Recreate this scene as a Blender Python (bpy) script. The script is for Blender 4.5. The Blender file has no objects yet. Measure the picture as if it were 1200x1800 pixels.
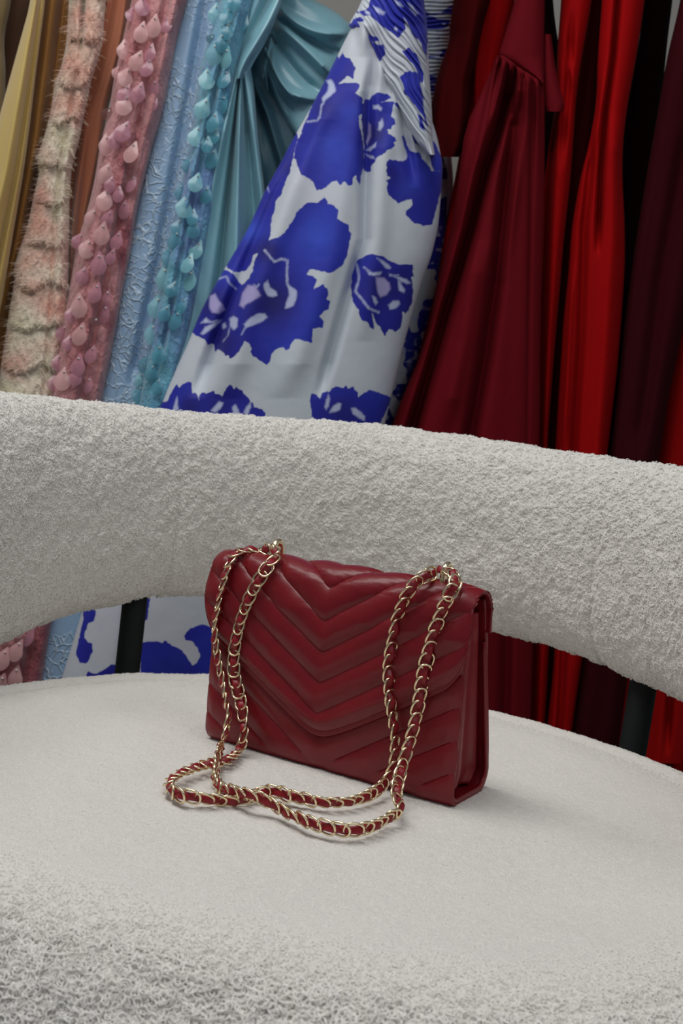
import bpy, math, random
import numpy as np
from mathutils import Vector, Matrix

# ------------------------------------------------------------------ camera, world, lights
SC = bpy.context.scene
COL = SC.collection
F_PX, PITCH, ROLL, CAM_H = 1691.0, math.radians(1.3163), math.radians(6.3932), 0.2159
fw = np.array([0, math.cos(PITCH), -math.sin(PITCH)])
r0 = np.array([1.0, 0, 0]); u0 = np.cross(r0, fw)
CR = math.cos(ROLL)*r0 + math.sin(ROLL)*u0
CU = -math.sin(ROLL)*r0 + math.cos(ROLL)*u0
CO = np.array([0, 0, CAM_H])
cd = bpy.data.cameras.new('camera'); cam = bpy.data.objects.new('camera', cd); COL.objects.link(cam)
cd.sensor_fit = 'HORIZONTAL'; cd.sensor_width = 24.0; cd.lens = F_PX/1200*24.0
cd.clip_start = 0.02; cd.clip_end = 60
cam.matrix_world = Matrix(((CR[0], CU[0], -fw[0], CO[0]), (CR[1], CU[1], -fw[1], CO[1]), (CR[2], CU[2], -fw[2], CO[2]), (0, 0, 0, 1)))
cd.dof.use_dof = True; cd.dof.focus_distance = 0.74; cd.dof.aperture_fstop = 15.0
SC.camera = cam

wd = bpy.data.worlds.new('world'); SC.world = wd; wd.use_nodes = True
wd.node_tree.nodes['Background'].inputs[0].default_value = (0.86, 0.93, 1.0, 1)
wd.node_tree.nodes['Background'].inputs[1].default_value = 0.17

def area(name, loc, target, sx, sy, power, col):
    l = bpy.data.lights.new(name, 'AREA'); l.shape = 'RECTANGLE'; l.size = sx; l.size_y = sy
    l.energy = power; l.color = col
    o = bpy.data.objects.new(name, l); COL.objects.link(o); o.location = loc
    o.rotation_euler = (Vector(target)-Vector(loc)).to_track_quat('-Z', 'Y').to_euler()
    return o
area('ceiling_lamp', (-0.55, 0.35, 2.05), (-0.1, 1.0, 0.0), 1.2, 0.9, 22.5, (1.0, 0.985, 0.955))
area('ceiling_lamp', (0.9, -0.6, 2.05), (0.2, 1.2, 0.2), 1.2, 0.5, 7, (0.93, 0.97, 1.0))
area('ceiling_lamp', (-1.5, 1.0, 2.05), (-0.2, 1.5, 0.4), 0.8, 0.4, 7, (1.0, 0.98, 0.95))
SC.view_settings.view_transform = 'Standard'; SC.view_settings.look = 'None'
SC.view_settings.gamma = 1; SC.view_settings.use_curve_mapping = False
SC.view_settings.exposure = 0.0
SC.cycles.max_bounces = 8
SC.cycles.use_denoising = True

# ------------------------------------------------------------------ helpers
def W(u, v, Y):
    """pixel (u,v) of the 1200x1800 frame on the upright plane y=Y (arrays allowed)"""
    u = np.asarray(u, float); v = np.asarray(v, float); Y = np.asarray(Y, float)
    d = fw + CR*((u[..., None]-600)/F_PX) - CU*((v[..., None]-900)/F_PX)
    return CO + d*(Y/d[..., 1])[..., None]

def tag(o, label=None, cat=None, group=None, kind=None):
    if label: o['label'] = label
    if cat: o['category'] = cat
    if group: o['group'] = group
    if kind: o['kind'] = kind
    return o

def empty(name, loc=(0, 0, 0)):
    o = bpy.data.objects.new(name, None); COL.objects.link(o); o.location = loc
    o.empty_display_size = 0.02
    return o

def mk(name, verts, faces, mat, parent=None, smooth=True, attrs=None):
    me = bpy.data.meshes.new(name)
    me.from_pydata([tuple(p) for p in np.asarray(verts, float).tolist()], [], [list(f) for f in faces])
    me.validate(clean_customdata=False)
    if smooth: me.polygons.foreach_set('use_smooth', [True]*len(me.polygons))
    if attrs:
        for k, a in attrs.items():
            at = me.attributes.new(k, 'FLOAT', 'POINT'); at.data.foreach_set('value', np.asarray(a, np.float32).ravel())
    me.materials.append(mat); me.update()
    o = bpy.data.objects.new(name, me); COL.objects.link(o)
    if parent is not None:
        o.parent = parent
        o.matrix_parent_inverse = Matrix.Translation(-Vector(parent.location)) if parent.type == 'EMPTY' else Matrix()
    return o

def grid_faces(nr, nc, wrap=False, off=0):
    i = np.arange(nr-1)[:, None]; j = np.arange(nc if wrap else nc-1)[None, :]
    j2 = (j+1) % nc
    a = i*nc+j; b = i*nc+j2; c = (i+1)*nc+j2; d = (i+1)*nc+j
    return (np.stack([a, b, c, d], -1).reshape(-1, 4)+off).tolist()

def _h(ix, iy, s):
    n = (ix*374761393 + iy*668265263 + s*974634777) & 0xffffffff
    n = ((n ^ (n >> 13))*1274126177) & 0xffffffff
    return ((n ^ (n >> 16)) & 0xffff)/65535.0
def vn(x, y, s=0):
    x = np.asarray(x, float); y = np.asarray(y, float)
    x, y = np.broadcast_arrays(x, y)
    ix = np.floor(x).astype(np.int64); iy = np.floor(y).astype(np.int64)
    fx = x-ix; fy = y-iy; fx = fx*fx*(3-2*fx); fy = fy*fy*(3-2*fy)
    a = _h(ix, iy, s); b = _h(ix+1, iy, s); c = _h(ix, iy+1, s); d = _h(ix+1, iy+1, s)
    return (a*(1-fx)+b*fx)*(1-fy)+(c*(1-fx)+d*fx)*fy - 0.5

# ---- materials
def nmat(name, col, rough=0.8, spec=0.3, metal=0.0, sheen=0.0):
    m = bpy.data.materials.new(name); m.use_nodes = True
    b = m.node_tree.nodes['Principled BSDF']
    b.inputs['Base Color'].default_value = (*col, 1); b.inputs['Roughness'].default_value = rough
    b.inputs['Specular IOR Level'].default_value = spec; b.inputs['Metallic'].default_value = metal
    b.inputs['Sheen Weight'].default_value = sheen; b.inputs['Sheen Roughness'].default_value = 0.4
    return m
def N(m, t, **kw):
    n = m.node_tree.nodes.new(t)
    for k, v in kw.items():
        if k in n.inputs: n.inputs[k].default_value = v
        else: setattr(n, k, v)
    return n
def L(m, a, b): m.node_tree.links.new(a, b)
def B(m): return m.node_tree.nodes['Principled BSDF']
def coords(m, scale=(1, 1, 1)):
    tc = N(m, 'ShaderNodeTexCoord'); mp = N(m, 'ShaderNodeMapping'); mp.inputs['Scale'].default_value = scale
    L(m, tc.outputs['Object'], mp.inputs['Vector']); return mp.outputs['Vector']
def ramp(m, fac, stops):
    r = N(m, 'ShaderNodeValToRGB'); e = r.color_ramp.elements
    while len(e) < len(stops): e.new(0.5)
    for i, (p, c) in enumerate(stops): e[i].position = p; e[i].color = (*c, 1)
    L(m, fac, r.inputs['Fac']); return r.outputs['Color']
def bump(m, h, dist, strength=1.0, prev=None):
    b = N(m, 'ShaderNodeBump'); b.inputs['Distance'].default_value = dist; b.inputs['Strength'].default_value = strength
    L(m, h, b.inputs['Height'])
    if prev is not None: L(m, prev, b.inputs['Normal'])
    L(m, b.outputs['Normal'], B(m).inputs['Normal']); return b.outputs['Normal']

def cloth(name, c1, c2=None, rough=0.85, spec=0.2, sheen=0.15, scale=(6, 6, 1.5), weave=900, wd_=0.0004):
    m = nmat(name, c1, rough, spec, sheen=sheen)
    v = coords(m, scale)
    nz = N(m, 'ShaderNodeTexNoise', Scale=1.0, Detail=3.0); L(m, v, nz.inputs['Vector'])
    c2 = c2 or tuple(x*0.8 for x in c1)
    L(m, ramp(m, nz.outputs['Fac'], [(0.3, c1), (0.75, c2)]), B(m).inputs['Base Color'])
    n2 = N(m, 'ShaderNodeTexNoise', Scale=float(weave), Detail=2.0); L(m, coords(m), n2.inputs['Vector'])
    n3 = N(m, 'ShaderNodeTexNoise', Scale=22.0, Detail=4.0); L(m, coords(m, (1, 1, .5)), n3.inputs['Vector'])
    p = bump(m, n2.outputs['Fac'], wd_, 0.5)
    bump(m, n3.outputs['Fac'], 0.004, 0.5, p)
    return m

def boucle(name, base, curl, size=150.0):
    m = nmat(name, base, 0.95, 0.1, sheen=0.2)
    v = coords(m)
    nz = N(m, 'ShaderNodeTexNoise', Scale=130.0, Detail=3.0, Roughness=0.6); L(m, v, nz.inputs['Vector'])
    mx = N(m, 'ShaderNodeMix', data_type='VECTOR')
    sub = N(m, 'ShaderNodeVectorMath', operation='MULTIPLY_ADD')
    L(m, nz.outputs['Color'], sub.inputs[0]); sub.inputs[1].default_value = (0.009,)*3; L(m, v, sub.inputs[2])
    vo = N(m, 'ShaderNodeTexVoronoi', feature='SMOOTH_F1', Scale=size, Smoothness=0.5); L(m, sub.outputs[0], vo.inputs['Vector'])
    n2 = N(m, 'ShaderNodeTexNoise', Scale=420.0, Detail=4.0, Roughness=0.65); L(m, v, n2.inputs['Vector'])
    n4 = N(m, 'ShaderNodeTexNoise', Scale=9.0, Detail=2.0); L(m, v, n4.inputs['Vector'])
    at = N(m, 'ShaderNodeAttribute', attribute_name='curl')
    mu = N(m, 'ShaderNodeMath', operation='MULTIPLY'); L(m, at.outputs['Fac'], mu.inputs[0])
    inv = N(m, 'ShaderNodeMath', operation='SUBTRACT'); inv.inputs[0].default_value = 1.0; L(m, vo.outputs['Distance'], inv.inputs[1])
    L(m, inv.outputs[0], mu.inputs[1])
    p = bump(m, mu.outputs[0], curl, 1.0)
    p = bump(m, n2.outputs['Fac'], 0.0016, 0.7, p)
    n6 = N(m, 'ShaderNodeTexNoise', Scale=1100.0, Detail=2.0); L(m, v, n6.inputs['Vector']); bump(m, n6.outputs['Fac'], 0.0009, 0.7, p)
    L(m, ramp(m, n4.outputs['Fac'], [(0.3, base), (0.8, tuple(x*0.95 for x in base))]), B(m).inputs['Base Color'])
    return m

M = {}
M['boucle'] = boucle('cream_boucle', (0.83, 0.80, 0.755), 0.0020, 210.0)
M['black'] = nmat('black_steel', (0.009, 0.011, 0.011), 0.6, 0.2)
def leather(name, col, sc=900):
    m = nmat(name, col, 0.42, 0.28)
    B(m).inputs['Coat Weight'].default_value = 0.28; B(m).inputs['Coat Roughness'].default_value = 0.22
    n = N(m, 'ShaderNodeTexNoise', Scale=float(sc), Detail=3.0); L(m, coords(m), n.inputs['Vector'])
    n2 = N(m, 'ShaderNodeTexNoise', Scale=60.0, Detail=3.0); L(m, coords(m), n2.inputs['Vector'])
    p = bump(m, n.outputs['Fac'], 0.0003, 0.5); bump(m, n2.outputs['Fac'], 0.0012, 0.5, p)
    L(m, ramp(m, n2.outputs['Fac'], [(0.3, col), (0.8, tuple(c*0.85 for c in col))]), B(m).inputs['Base Color'])
    return m
M['leather'] = leather('dark_red_leather', (0.205, 0.0035, 0.010))
M['lining'] = leather('inner_leather', (0.24, 0.016, 0.024), 500)
M['ribbon'] = leather('ribbon_leather', (0.27, 0.007, 0.015), 1500)
M['thread'] = nmat('red_thread', (0.28, 0.02, 0.035), 0.7)
M['gold'] = nmat('pale_gold', (0.90, 0.76, 0.50), 0.20, 0.5, metal=1.0)

# ------------------------------------------------------------------ room
def box(name, lo, hi, mat, parent=None):
    x0, y0, z0 = lo; x1, y1, z1 = hi
    v = [(x, y, z) for z in (z0, z1) for y in (y0, y1) for x in (x0, x1)]
    f = [(0, 2, 3, 1), (4, 5, 7, 6), (0, 1, 5, 4), (2, 6, 7, 3), (0, 4, 6, 2), (1, 3, 7, 5)]
    return mk(name, v, f, mat, parent, smooth=False)
FLOOR = -0.42
wm = nmat('grey_wall_paint', (0.30, 0.29, 0.27), 0.9)
n = N(wm, 'ShaderNodeTexNoise', Scale=80.0); L(wm, coords(wm), n.inputs['Vector']); bump(wm, n.outputs['Fac'], 0.001, 0.3)
fm = nmat('dark_floor', (0.05, 0.045, 0.04), 0.5)
n = N(fm, 'ShaderNodeTexNoise', Scale=5.0); L(fm, coords(fm), n.inputs['Vector'])
L(fm, ramp(fm, n.outputs['Fac'], [(0.3, (0.05, 0.045, 0.04)), (0.7, (0.07, 0.062, 0.055))]), B(fm).inputs['Base Color'])
tag(box('floor', (-3, -2, FLOOR-.05), (3, 2.3, FLOOR), fm), kind='structure')
tag(box('wall_back', (-3, 2.3, FLOOR), (3, 2.4, 2.2), wm), kind='structure')

# ------------------------------------------------------------------ boucle chair
CX, CY = 0.0025, 0.735
chair = empty('boucle_chair', (CX, CY, FLOOR))
tag(chair, 'cream boucle armchair with round seat and curved tube backrest, the red handbag on it', 'armchair')
# seat : angle al measured from -y (towards camera), + = right
def seat_params(al):
    a = np.degrees(al)
    seam = np.interp(a, [-180, -90, -28, -6, 8, 20, 40, 90, 180], [.322, .322, .307, .300, .322, .340, .348, .330, .322])
    re = np.interp(np.abs(a), [0, 60, 120, 180], [.060, .055, .042, .040])
    return seam, re
na, nt = 520, 300
al = np.linspace(-math.pi, math.pi, na, endpoint=False)
seam, re = seat_params(al)
# smooth the seam
k = np.ones(25)/25; seam = np.convolve(np.concatenate([seam[-12:], seam, seam[:12]]), k, 'valid')
TH = 0.15
rows = []; curl = []
prof = np.concatenate([np.linspace(0, .62, 90)**1.0, np.linspace(.62, 1, 70)[1:], 1+np.linspace(0, 1, 70)[1:], 2+np.linspace(0, 1, 50)[1:], 3+np.linspace(0, 1, 30)[1:]])
for t in prof:
    if t <= 1:
        r = seam*t; z = 0.004*np.cos(np.minimum(t, 1)*math.pi/2) - 0.004 + 0.003*math.exp(-((t-.88)/.12)**2)
        z = np.full(na, z)
        z -= 0.0045*np.exp(-((r-seam)/0.0060)**2)
    elif t <= 2:
        q = (t-1)*math.pi/2; r = seam+re*np.sin(q); z = -re*(1-np.cos(q))*0.95 + 0.002*math.exp(-((t-1.25)/.2)**2)
        z = z - 0.0045*np.exp(-((r-seam)/0.0060)**2)
    elif t <= 3:
        r = seam+re+0.004*math.sin((t-2)*math.pi); z = -re*.95-(TH-2*0.05)*(t-2)
    else:
        q = (t-3)*math.pi/2; r = (seam+re)-0.05*(1-math.cos(q)); z = -re*.95-(TH-.1)-0.05*math.sin(q)+re*0
    rows.append(np.stack([CX+r*np.sin(al), CY-r*np.cos(al), z+0*r], -1))
    cw = np.clip((t-.84)/.34, 0, 1); curl.append(0.20+0.80*cw*np.clip((2.0-np.abs(al))/.5, .12, 1))
V = np.concatenate(rows); 
Fc = grid_faces(len(prof), na, wrap=True)
# gentle unevenness + curls
rr = np.concatenate(curl)
nz = vn(V[:, 0]*30, V[:, 1]*30, 3)*0.002 + vn(V[:, 0]*170+V[:, 2]*120, V[:, 1]*170+V[:, 2]*90, 5)*0.0024*rr + vn(V[:, 0]*330+V[:, 2]*220, V[:, 1]*330-V[:, 2]*230, 6)*0.0014*rr
V[:, 2] += nz; V[:, :2] += (V[:, :2]-[CX, CY])*(nz*2.0)[:, None]*np.clip((rr-.3), 0, 1)[:, None]
bc = len(V); V = np.vstack([V, [[CX, CY, V[-na:, 2].mean()]]])
Fc += [[(len(prof)-1)*na+(j+1) % na, (len(prof)-1)*na+j, bc] for j in range(na)]
Fc = [f[::-1] for f in Fc]
seat = mk('seat', V, Fc, M['boucle'], chair, attrs={'curl': np.concatenate([rr, [1]])})
M['pile'] = nmat('cream_pile', (0.90, 0.875, 0.835), 0.9, 0.1)
RNG = np.random.default_rng(7)
def pile(name, P, Nr, size, height, radius, turn, parent, K=6):
    # short curled yarn loops rooted on the cloth
    n_ = len(P); a = RNG.normal(size=(n_, 3)); t1 = a-Nr*(a*Nr).sum(1)[:, None]; t1 /= np.linalg.norm(t1, axis=1)[:, None]; t2 = np.cross(Nr, t1)
    k = np.linspace(0, 1, K)[None, :]; tot = (np.zeros(n_)+turn)[:, None]*RNG.uniform(.6, 1.3, (n_, 1)); ang = tot*k
    rr_ = size[:, None]*RNG.uniform(.6, 1.3, (n_, 1))
    Q = P[:, None, :]+(rr_*np.sin(ang))[..., None]*t1[:, None, :]+(rr_*(1-np.cos(ang)))[..., None]*t2[:, None, :]*RNG.choice([-1, 1], (n_, 1, 1))
    Q = Q+(height[:, None]*RNG.uniform(.4, 1.2, (n_, 1))*(np.sin(math.pi*np.clip(k*1.02, 0, 1))*.8+.25*k)-.0004)[..., None]*Nr[:, None, :]
    hc = bpy.data.hair_curves.new(name); hc.add_curves([K]*n_)
    hc.attributes['position'].data.foreach_set('vector', Q.astype(np.float32).ravel())
    ra = hc.attributes.get('radius') or hc.attributes.new('radius', 'FLOAT', 'POINT')
    ra.data.foreach_set('value', (radius[:, None]*(1-.45*k**3)).astype(np.float32).ravel())
    hc.materials.append(M['pile']); o = bpy.data.objects.new(name, hc); COL.objects.link(o); o.parent = parent
    o.matrix_parent_inverse = Matrix.Translation(-Vector(parent.location)); o['kind'] = 'stuff'
    return o
def grid_sample(V3, nr_, nc_, n_, wrap, wfun):
    G = V3[:nr_*nc_].reshape(nr_, nc_, 3)
    du = np.roll(G, -1, 1)-G; dv = np.zeros_like(G); dv[:-1] = G[1:]-G[:-1]
    Nn = np.cross(du, dv); Ar = np.linalg.norm(Nn, axis=2); Nn = Nn/(Ar[..., None]+1e-15)
    wt = (Ar*wfun(G)).ravel(); wt[-nc_:] = 0
    idx = RNG.choice(nr_*nc_, n_, p=wt/wt.sum()); g = G.reshape(-1, 3)[idx]
    P_ = g+du.reshape(-1, 3)[idx]*RNG.random((n_, 1))+dv.reshape(-1, 3)[idx]*RNG.random((n_, 1))
    return P_, Nn.reshape(-1, 3)[idx], idx
P_, N_, ix = grid_sample(V, len(prof), na, 200000, True, lambda G: (G[..., 2] > -.10)*np.clip(.30/np.maximum(G[..., 1], .2), .25, 1.2))
if N_[P_[:, 2].argmax()][2] < 0: N_ = -N_
cc = rr[ix]
pile('seat_pile', P_, N_, 0.0007+.0016*cc, .0002+.0024*cc, .00012+.00020*cc, 1.6+3.2*cc, seat if False else chair)

# backrest tube
A = np.array([-112, -104, -95, -80, -70, -60, -50, -40, -30, -20, -10, 0, 10, 20, 30, 40, 50, 60, 70, 80, 95, 110, 122, 130], float)
ZT = np.array([.236, .245, .252, .261, .268, .273, .276, .280, .283, .287, .292, .295, .295, .292, .288, .282, .277, .271, .266, .262, .256, .250, .244, .236])
ZB = np.array([-.03, -.02, -.008, .000, .003, .021, .046, .063, .074, .082, .085, .085, .084, .079, .076, .072, .064, .055, .044, .030, .010, -.01, -.02, -.03])
nr, nc = 640, 230
aa = np.linspace(A[0], A[-1], nr)
kk = np.ones(31)/31
sm = lambda z: np.convolve(np.pad(np.interp(aa, A, z), 15, 'edge'), kk, 'valid')
zt, zb = sm(ZT), sm(ZB)
cap = np.sqrt(np.clip(1-(1-np.clip(np.minimum(aa-A[0], A[-1]-aa)/9.0, 0, 1))**2, 0.0004, 1))
ph = np.linspace(0, 2*math.pi, nc, endpoint=False)
half = (zt-zb)/2*cap; zc = (zt+zb)/2; thick = (0.062+0.01*np.clip((np.abs(aa-8)-40)/60, 0, 1))*cap
groove = np.zeros(nr)
for g in (-31.0, 48.5): groove += 0.0030*np.exp(-((aa-g)/0.6)**2)
groove -= 0.0022*np.exp(-((aa-52.5)/3.0)**2)
cp, sp = np.cos(ph), np.sin(ph)
e = 0.82
px = np.sign(cp)*np.abs(cp)**e; pz = np.sign(sp)*np.abs(sp)**e
th = np.radians(aa)
R_ = 0.40 + (thick-groove)[:, None]*px[None, :]
Z_ = zc[:, None] + (half-groove)[:, None]*pz[None, :]
nzx = th[:, None]*0.4+0*R_; 
fx = (th[:, None]+0*R_)*0.4; arc = np.cumsum(np.r_[0, np.hypot(np.diff(px)*.06, np.diff(pz)*.1)])[None, :]+0*R_
d_ = vn(fx*30, arc*30, 11)*0.0025+vn(fx*140, arc*140, 12)*0.0026+vn(fx*380, arc*380, 13)*0.0013
R_ = R_+d_*px[None, :]; Z_ = Z_+d_*pz[None, :]
V = np.stack([CX+R_*np.sin(th)[:, None], CY+R_*np.cos(th)[:, None], Z_], -1).reshape(-1, 3)
Fc = grid_faces(nr, nc, wrap=True)
Fc.append(list(range(nc))[::-1]); Fc.append([(nr-1)*nc+j for j in range(nc)])
mk('backrest', V, [f[::-1] for f in Fc], M['boucle'], chair, attrs={'curl': np.full(len(V), 0.8)})
P_, N_, ix = grid_sample(V, nr, nc, 160000, True, lambda G: np.where(np.abs(G[..., 0]) < .47, 1, .15)*(G[..., 1] > .6)*np.where((G[..., 1] > CY+.40) & (np.hypot(G[..., 0]-CX, G[..., 1]-CY) > .42), .45, 1))
ctr = np.stack([CX+.40*np.sin(np.arctan2(P_[:, 0]-CX, P_[:, 1]-CY)), CY+.40*np.cos(np.arctan2(P_[:, 0]-CX, P_[:, 1]-CY)), P_[:, 2]*0+.17], -1)
N_ = N_*np.sign(((P_-ctr)*N_).sum(1))[:, None]
o1 = np.ones(len(P_)); pile('backrest_pile', P_, N_, 0.0013*o1, .0016*o1, .00036*o1, 5.4, chair)

def cyl(name, p0, p1, r, mat, parent=None, n=20, r1=None):
    p0 = Vector(p0); p1 = Vector(p1); d = (p1-p0); q = d.to_track_quat('Z', 'Y'); r1 = r if r1 is None else r1
    v = []
    for (p, rr_) in ((p0, r*.9), (p0+d.normalized()*r*.1, r), (p1-d.normalized()*r1*.1, r1), (p1, r1*.9)):
        for i in range(n):
            a = 2*math.pi*i/n; v.append(p+q@Vector((math.cos(a)*rr_, math.sin(a)*rr_, 0)))
    f = grid_faces(4, n, wrap=True); f.append(list(range(n))[::-1]); f.append([3*n+i for i in range(n)])
    return mk(name, v, f, mat, parent)
for ang in (-34.0, 54.3, 10.0+170, 10-110.0+0):
    t = math.radians(ang)
    if ang in (-34.0, 54.3):
        lean = 0.012 if ang > 0 else 0.0
        x, y = CX+.390*math.sin(t), CY+.390*math.cos(t)
        cyl('post', (x-lean*1.6, y, FLOOR), (x+lean*.35, y, 0.13), 0.0135, M['black'], chair)
    else:
        x, y = CX+.25*math.sin(t), CY+.25*math.cos(t)
        cyl('leg', (x, y, FLOOR), (x, y, -0.12), 0.0135, M['black'], chair)

# ------------------------------------------------------------------ handbag
YAW = math.radians(-30.09)
BX = np.array([math.cos(YAW), math.sin(YAW), 0]); BY = np.array([-math.sin(YAW), math.cos(YAW), 0]); BZ = np.array([0, 0, 1.0])
BO = np.array([-.0894, .7897, 0.0])
bw, bh, bd = .22, .150, .0648
lean_f = -.0085/.1506
bag = empty('handbag', tuple(BO+BX*.11+BY*.03))
tag(bag, 'dark red quilted chevron flap handbag with gold chain strap on the cream seat', 'handbag')
def BL(P):
    P = np.asarray(P, float); return BO+P[..., 0:1]*BX+P[..., 1:2]*BY+P[..., 2:3]*BZ
XC = .108
def quilt(x, z, shift=0.0, a0=.138, sp=.0237, sl=.64):
    """puff height between chevron seams"""
    q = (z - a0 - sl*(np.sqrt((x-XC)**2+.002**2)) - shift)/sp
    fr = q-np.floor(q)
    return np.clip(np.sin(math.pi*fr), 0, 1)**0.55
# body profile (y,z) from front top, down, under, back up
def body_profile(n=150):
    P = [(-.0065, .128)]
    r1, r2 = .010, .014
    for i in range(13):
        a = i/12*math.pi/2; P.append((r1-r1*math.cos(a)-.0002, r1-r1*math.sin(a)))
    for i in range(13):
        a = i/12*math.pi/2; P.append((bd-r2+r2*math.sin(a), r2-r2*math.cos(a)))
    P.append((.022, .140)); P.append((.018, .147))
    P = np.array(P); s = np.r_[0, np.cumsum(np.hypot(*np.diff(P, axis=0).T))]
    # more samples on front
    return P, s
Pb, sb = body_profile()
S = np.concatenate([np.linspace(0, sb[1], 130), np.linspace(sb[1], sb[-1], 110)[1:]])
yy = np.interp(S, sb, Pb[:, 0]); zz = np.interp(S, sb, Pb[:, 1])
ty, tz = np.gradient(yy), np.gradient(zz); ln = np.hypot(ty, tz); ny, nzv = tz/ln, -ty/ln   # outward (front: -y)
if ny[10] > 0: ny, nzv = -ny, -nzv
xs = np.linspace(0, bw, 190)
XX, SS = np.meshgrid(xs, S)
zl = zz[:, None]+0*XX
frontw = np.clip((.125-SS)/.02+.3, 0, 1)*np.clip((SS+.002)/.004, 0, 1)
edge = np.clip(np.minimum(XX, bw-XX)/.007, 0, 1)**.7
hq = quilt(XX, (.128-SS)+0*XX, a0=.138+.0045)*.0034*frontw*edge
hb = .0012*np.clip(vn(XX*60, SS*60, 4)+.4, 0, 1)*(1-frontw)
off = hq+hb*edge
Yp = yy[:, None]+ny[:, None]*off; Zp = zz[:, None]+nzv[:, None]*off
V = BL(np.stack([XX, Yp, Zp], -1).reshape(-1, 3))
V[:, 2] += 0.0015
body = mk('body', V, grid_faces(len(S), len(xs)), M['leather'], bag)
so = body.modifiers.new('solid', 'SOLIDIFY'); so.thickness = .0028; so.offset = 1
so.offset = -1
# side gussets, folded inwards, with a base patch
for side in (0, 1):
    vv = []; ng, nk = 40, 60
    for k in range(nk):
        z = .0045+(.138-.0045)*k/(nk-1)
        zi = z
        # inner walls at height z
        yf = -.0565*z+.0030 if z > .010 else .0030+.010-math.sqrt(max(0, .010**2-(.010-z)**2))
        yb = np.interp(z, [0.0045, .014, .140], [.0530, .0625, .0195])
        for g in range(ng):
            q = g/(ng-1)
            inset = .0025+.016*math.exp(-((q-.26)/.16)**2)*min(1, (z+.01)/.03)+.010*math.exp(-((q-.75)/.35)**2)*(1-.75*z/.14) - .0*q
            x = bw-inset if side else inset
            vv.append((x, yf+(yb-yf)*q, z))
    o = mk('gusset', BL(np.array(vv)), grid_faces(nk, ng), M['lining'], bag)
    m_ = o.modifiers.new('solid', 'SOLIDIFY'); m_.thickness = .0015
# piping along both side edges of body
def tube_mesh(pts, r, n=10, closed=False):
    pts = np.asarray(pts, float); m = len(pts)
    tg = np.gradient(pts, axis=0) if not closed else np.roll(pts, -1, 0)-np.roll(pts, 1, 0)
    tg /= np.linalg.norm(tg, axis=1)[:, None]+1e-12
    up = np.array([.31, .17, .93]); out = []
    nrm = up-tg[0]*(up@tg[0]); nrm /= np.linalg.norm(nrm)
    for i in range(m):
        nrm = nrm-tg[i]*(nrm@tg[i]); nrm /= np.linalg.norm(nrm)+1e-12
        b = np.cross(tg[i], nrm)
        rr_ = r if np.isscalar(r) else r[i]
        for j in range(n):
            a = 2*math.pi*j/n; out.append(pts[i]+rr_*(math.cos(a)*nrm+math.sin(a)*b))
    f = grid_faces(m, n, wrap=True)
    if closed: f += [[(m-1)*n+j, (m-1)*n+(j+1) % n, (j+1) % n, j] for j in range(n)]
    else: f += [list(range(n))[::-1], [(m-1)*n+j for j in range(n)]]
    return out, f
for xe in (.0012, bw-.0012):
    idx = np.arange(8, len(S)-4, 3); idx = idx[(yy[idx] < .02) | (zz[idx] < .118)]
    P = np.stack([np.full(len(idx), xe), yy[idx]-ny[idx]*.0008, zz[idx]-nzv[idx]*.0008], -1)
    P = BL(P); P[:, 2] += .0015
    v, f = tube_mesh(P, .0017, 8); mk('piping', v, f, M['leather'], bag)

# flap
FH = .1135
xf = np.linspace(XC+.002-FH, XC+.002+FH, 230)
def flap_bottom(x):
    m = np.abs(x-XC-.002)
    z = .027+.63*(np.sqrt(m**2+.013**2)-.013)
    c = np.clip((m-(FH-.016))/.016, 0, 1)
    return z+.022*(1-np.sqrt(np.clip(1-c**2, 0, 1)))
# profile: back start -> over the top -> front
def flap_profile():
    P = [(.0262, .122), (.0240, .140)]
    c = (.0080, .1380); 
    for i in range(1, 15):
        a = math.pi/2*0+math.pi*i/14
        P.append((c[0]+.0158*math.cos(a)-.0005*i/14, c[1]+.0125*math.sin(a)))
    P.append((-.0565*.120-.0042, .120)); P.append((-.0565*.0-.0042-.0, .0))
    P = np.array(P); s = np.r_[0, np.cumsum(np.hypot(*np.diff(P, axis=0).T))]
    return P, s
Pf, sf = flap_profile()
i138 = len(Pf)-3
s_at_z = lambda z: sf[-2]+(.120-z)
nq = 230
qv = np.linspace(0, 1, nq)
Smax = s_at_z(flap_bottom(xf))
SS = qv[:, None]*Smax[None, :]; XX = np.broadcast_to(xf, SS.shape)
yv = np.interp(SS, sf, Pf[:, 0]); zv = np.interp(SS, sf, Pf[:, 1])
e_ = 1e-4
dy = np.interp(SS+e_, sf, Pf[:, 0])-np.interp(SS-e_, sf, Pf[:, 0]); dz = np.interp(SS+e_, sf, Pf[:, 1])-np.interp(SS-e_, sf, Pf[:, 1])
l_ = np.hypot(dy, dz)+1e-9; n_y, n_z = dz/l_, -dy/l_
zeq = .120-(SS-sf[-2])           # unrolled height
db = zeq-flap_bottom(XX)[0:1]    # distance to edge vertically
edge = np.clip(np.minimum(XX-xf[0], xf[-1]-XX)/.010, 0, 1)**.8*np.clip((db*.85-.0045)/.006, 0, 1)**.6
puff = quilt(XX, zeq)*.0040*edge*np.clip((SS-.030)/.010, 0, 1)
rim = .0012*np.clip(1-np.minimum(np.minimum(XX-xf[0], xf[-1]-XX), db*.85)/.0045, 0, 1)
puff = puff+.0014+vn(XX*90, zeq*90, 8)*.0008*edge-0*rim
wav = .0010*vn(XX*25, XX*0+.3, 9)
# side edges of the flap curl down a little
V = np.stack([XX, yv+n_y*puff, zv+n_z*puff+wav*(SS < .06)], -1)
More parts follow.
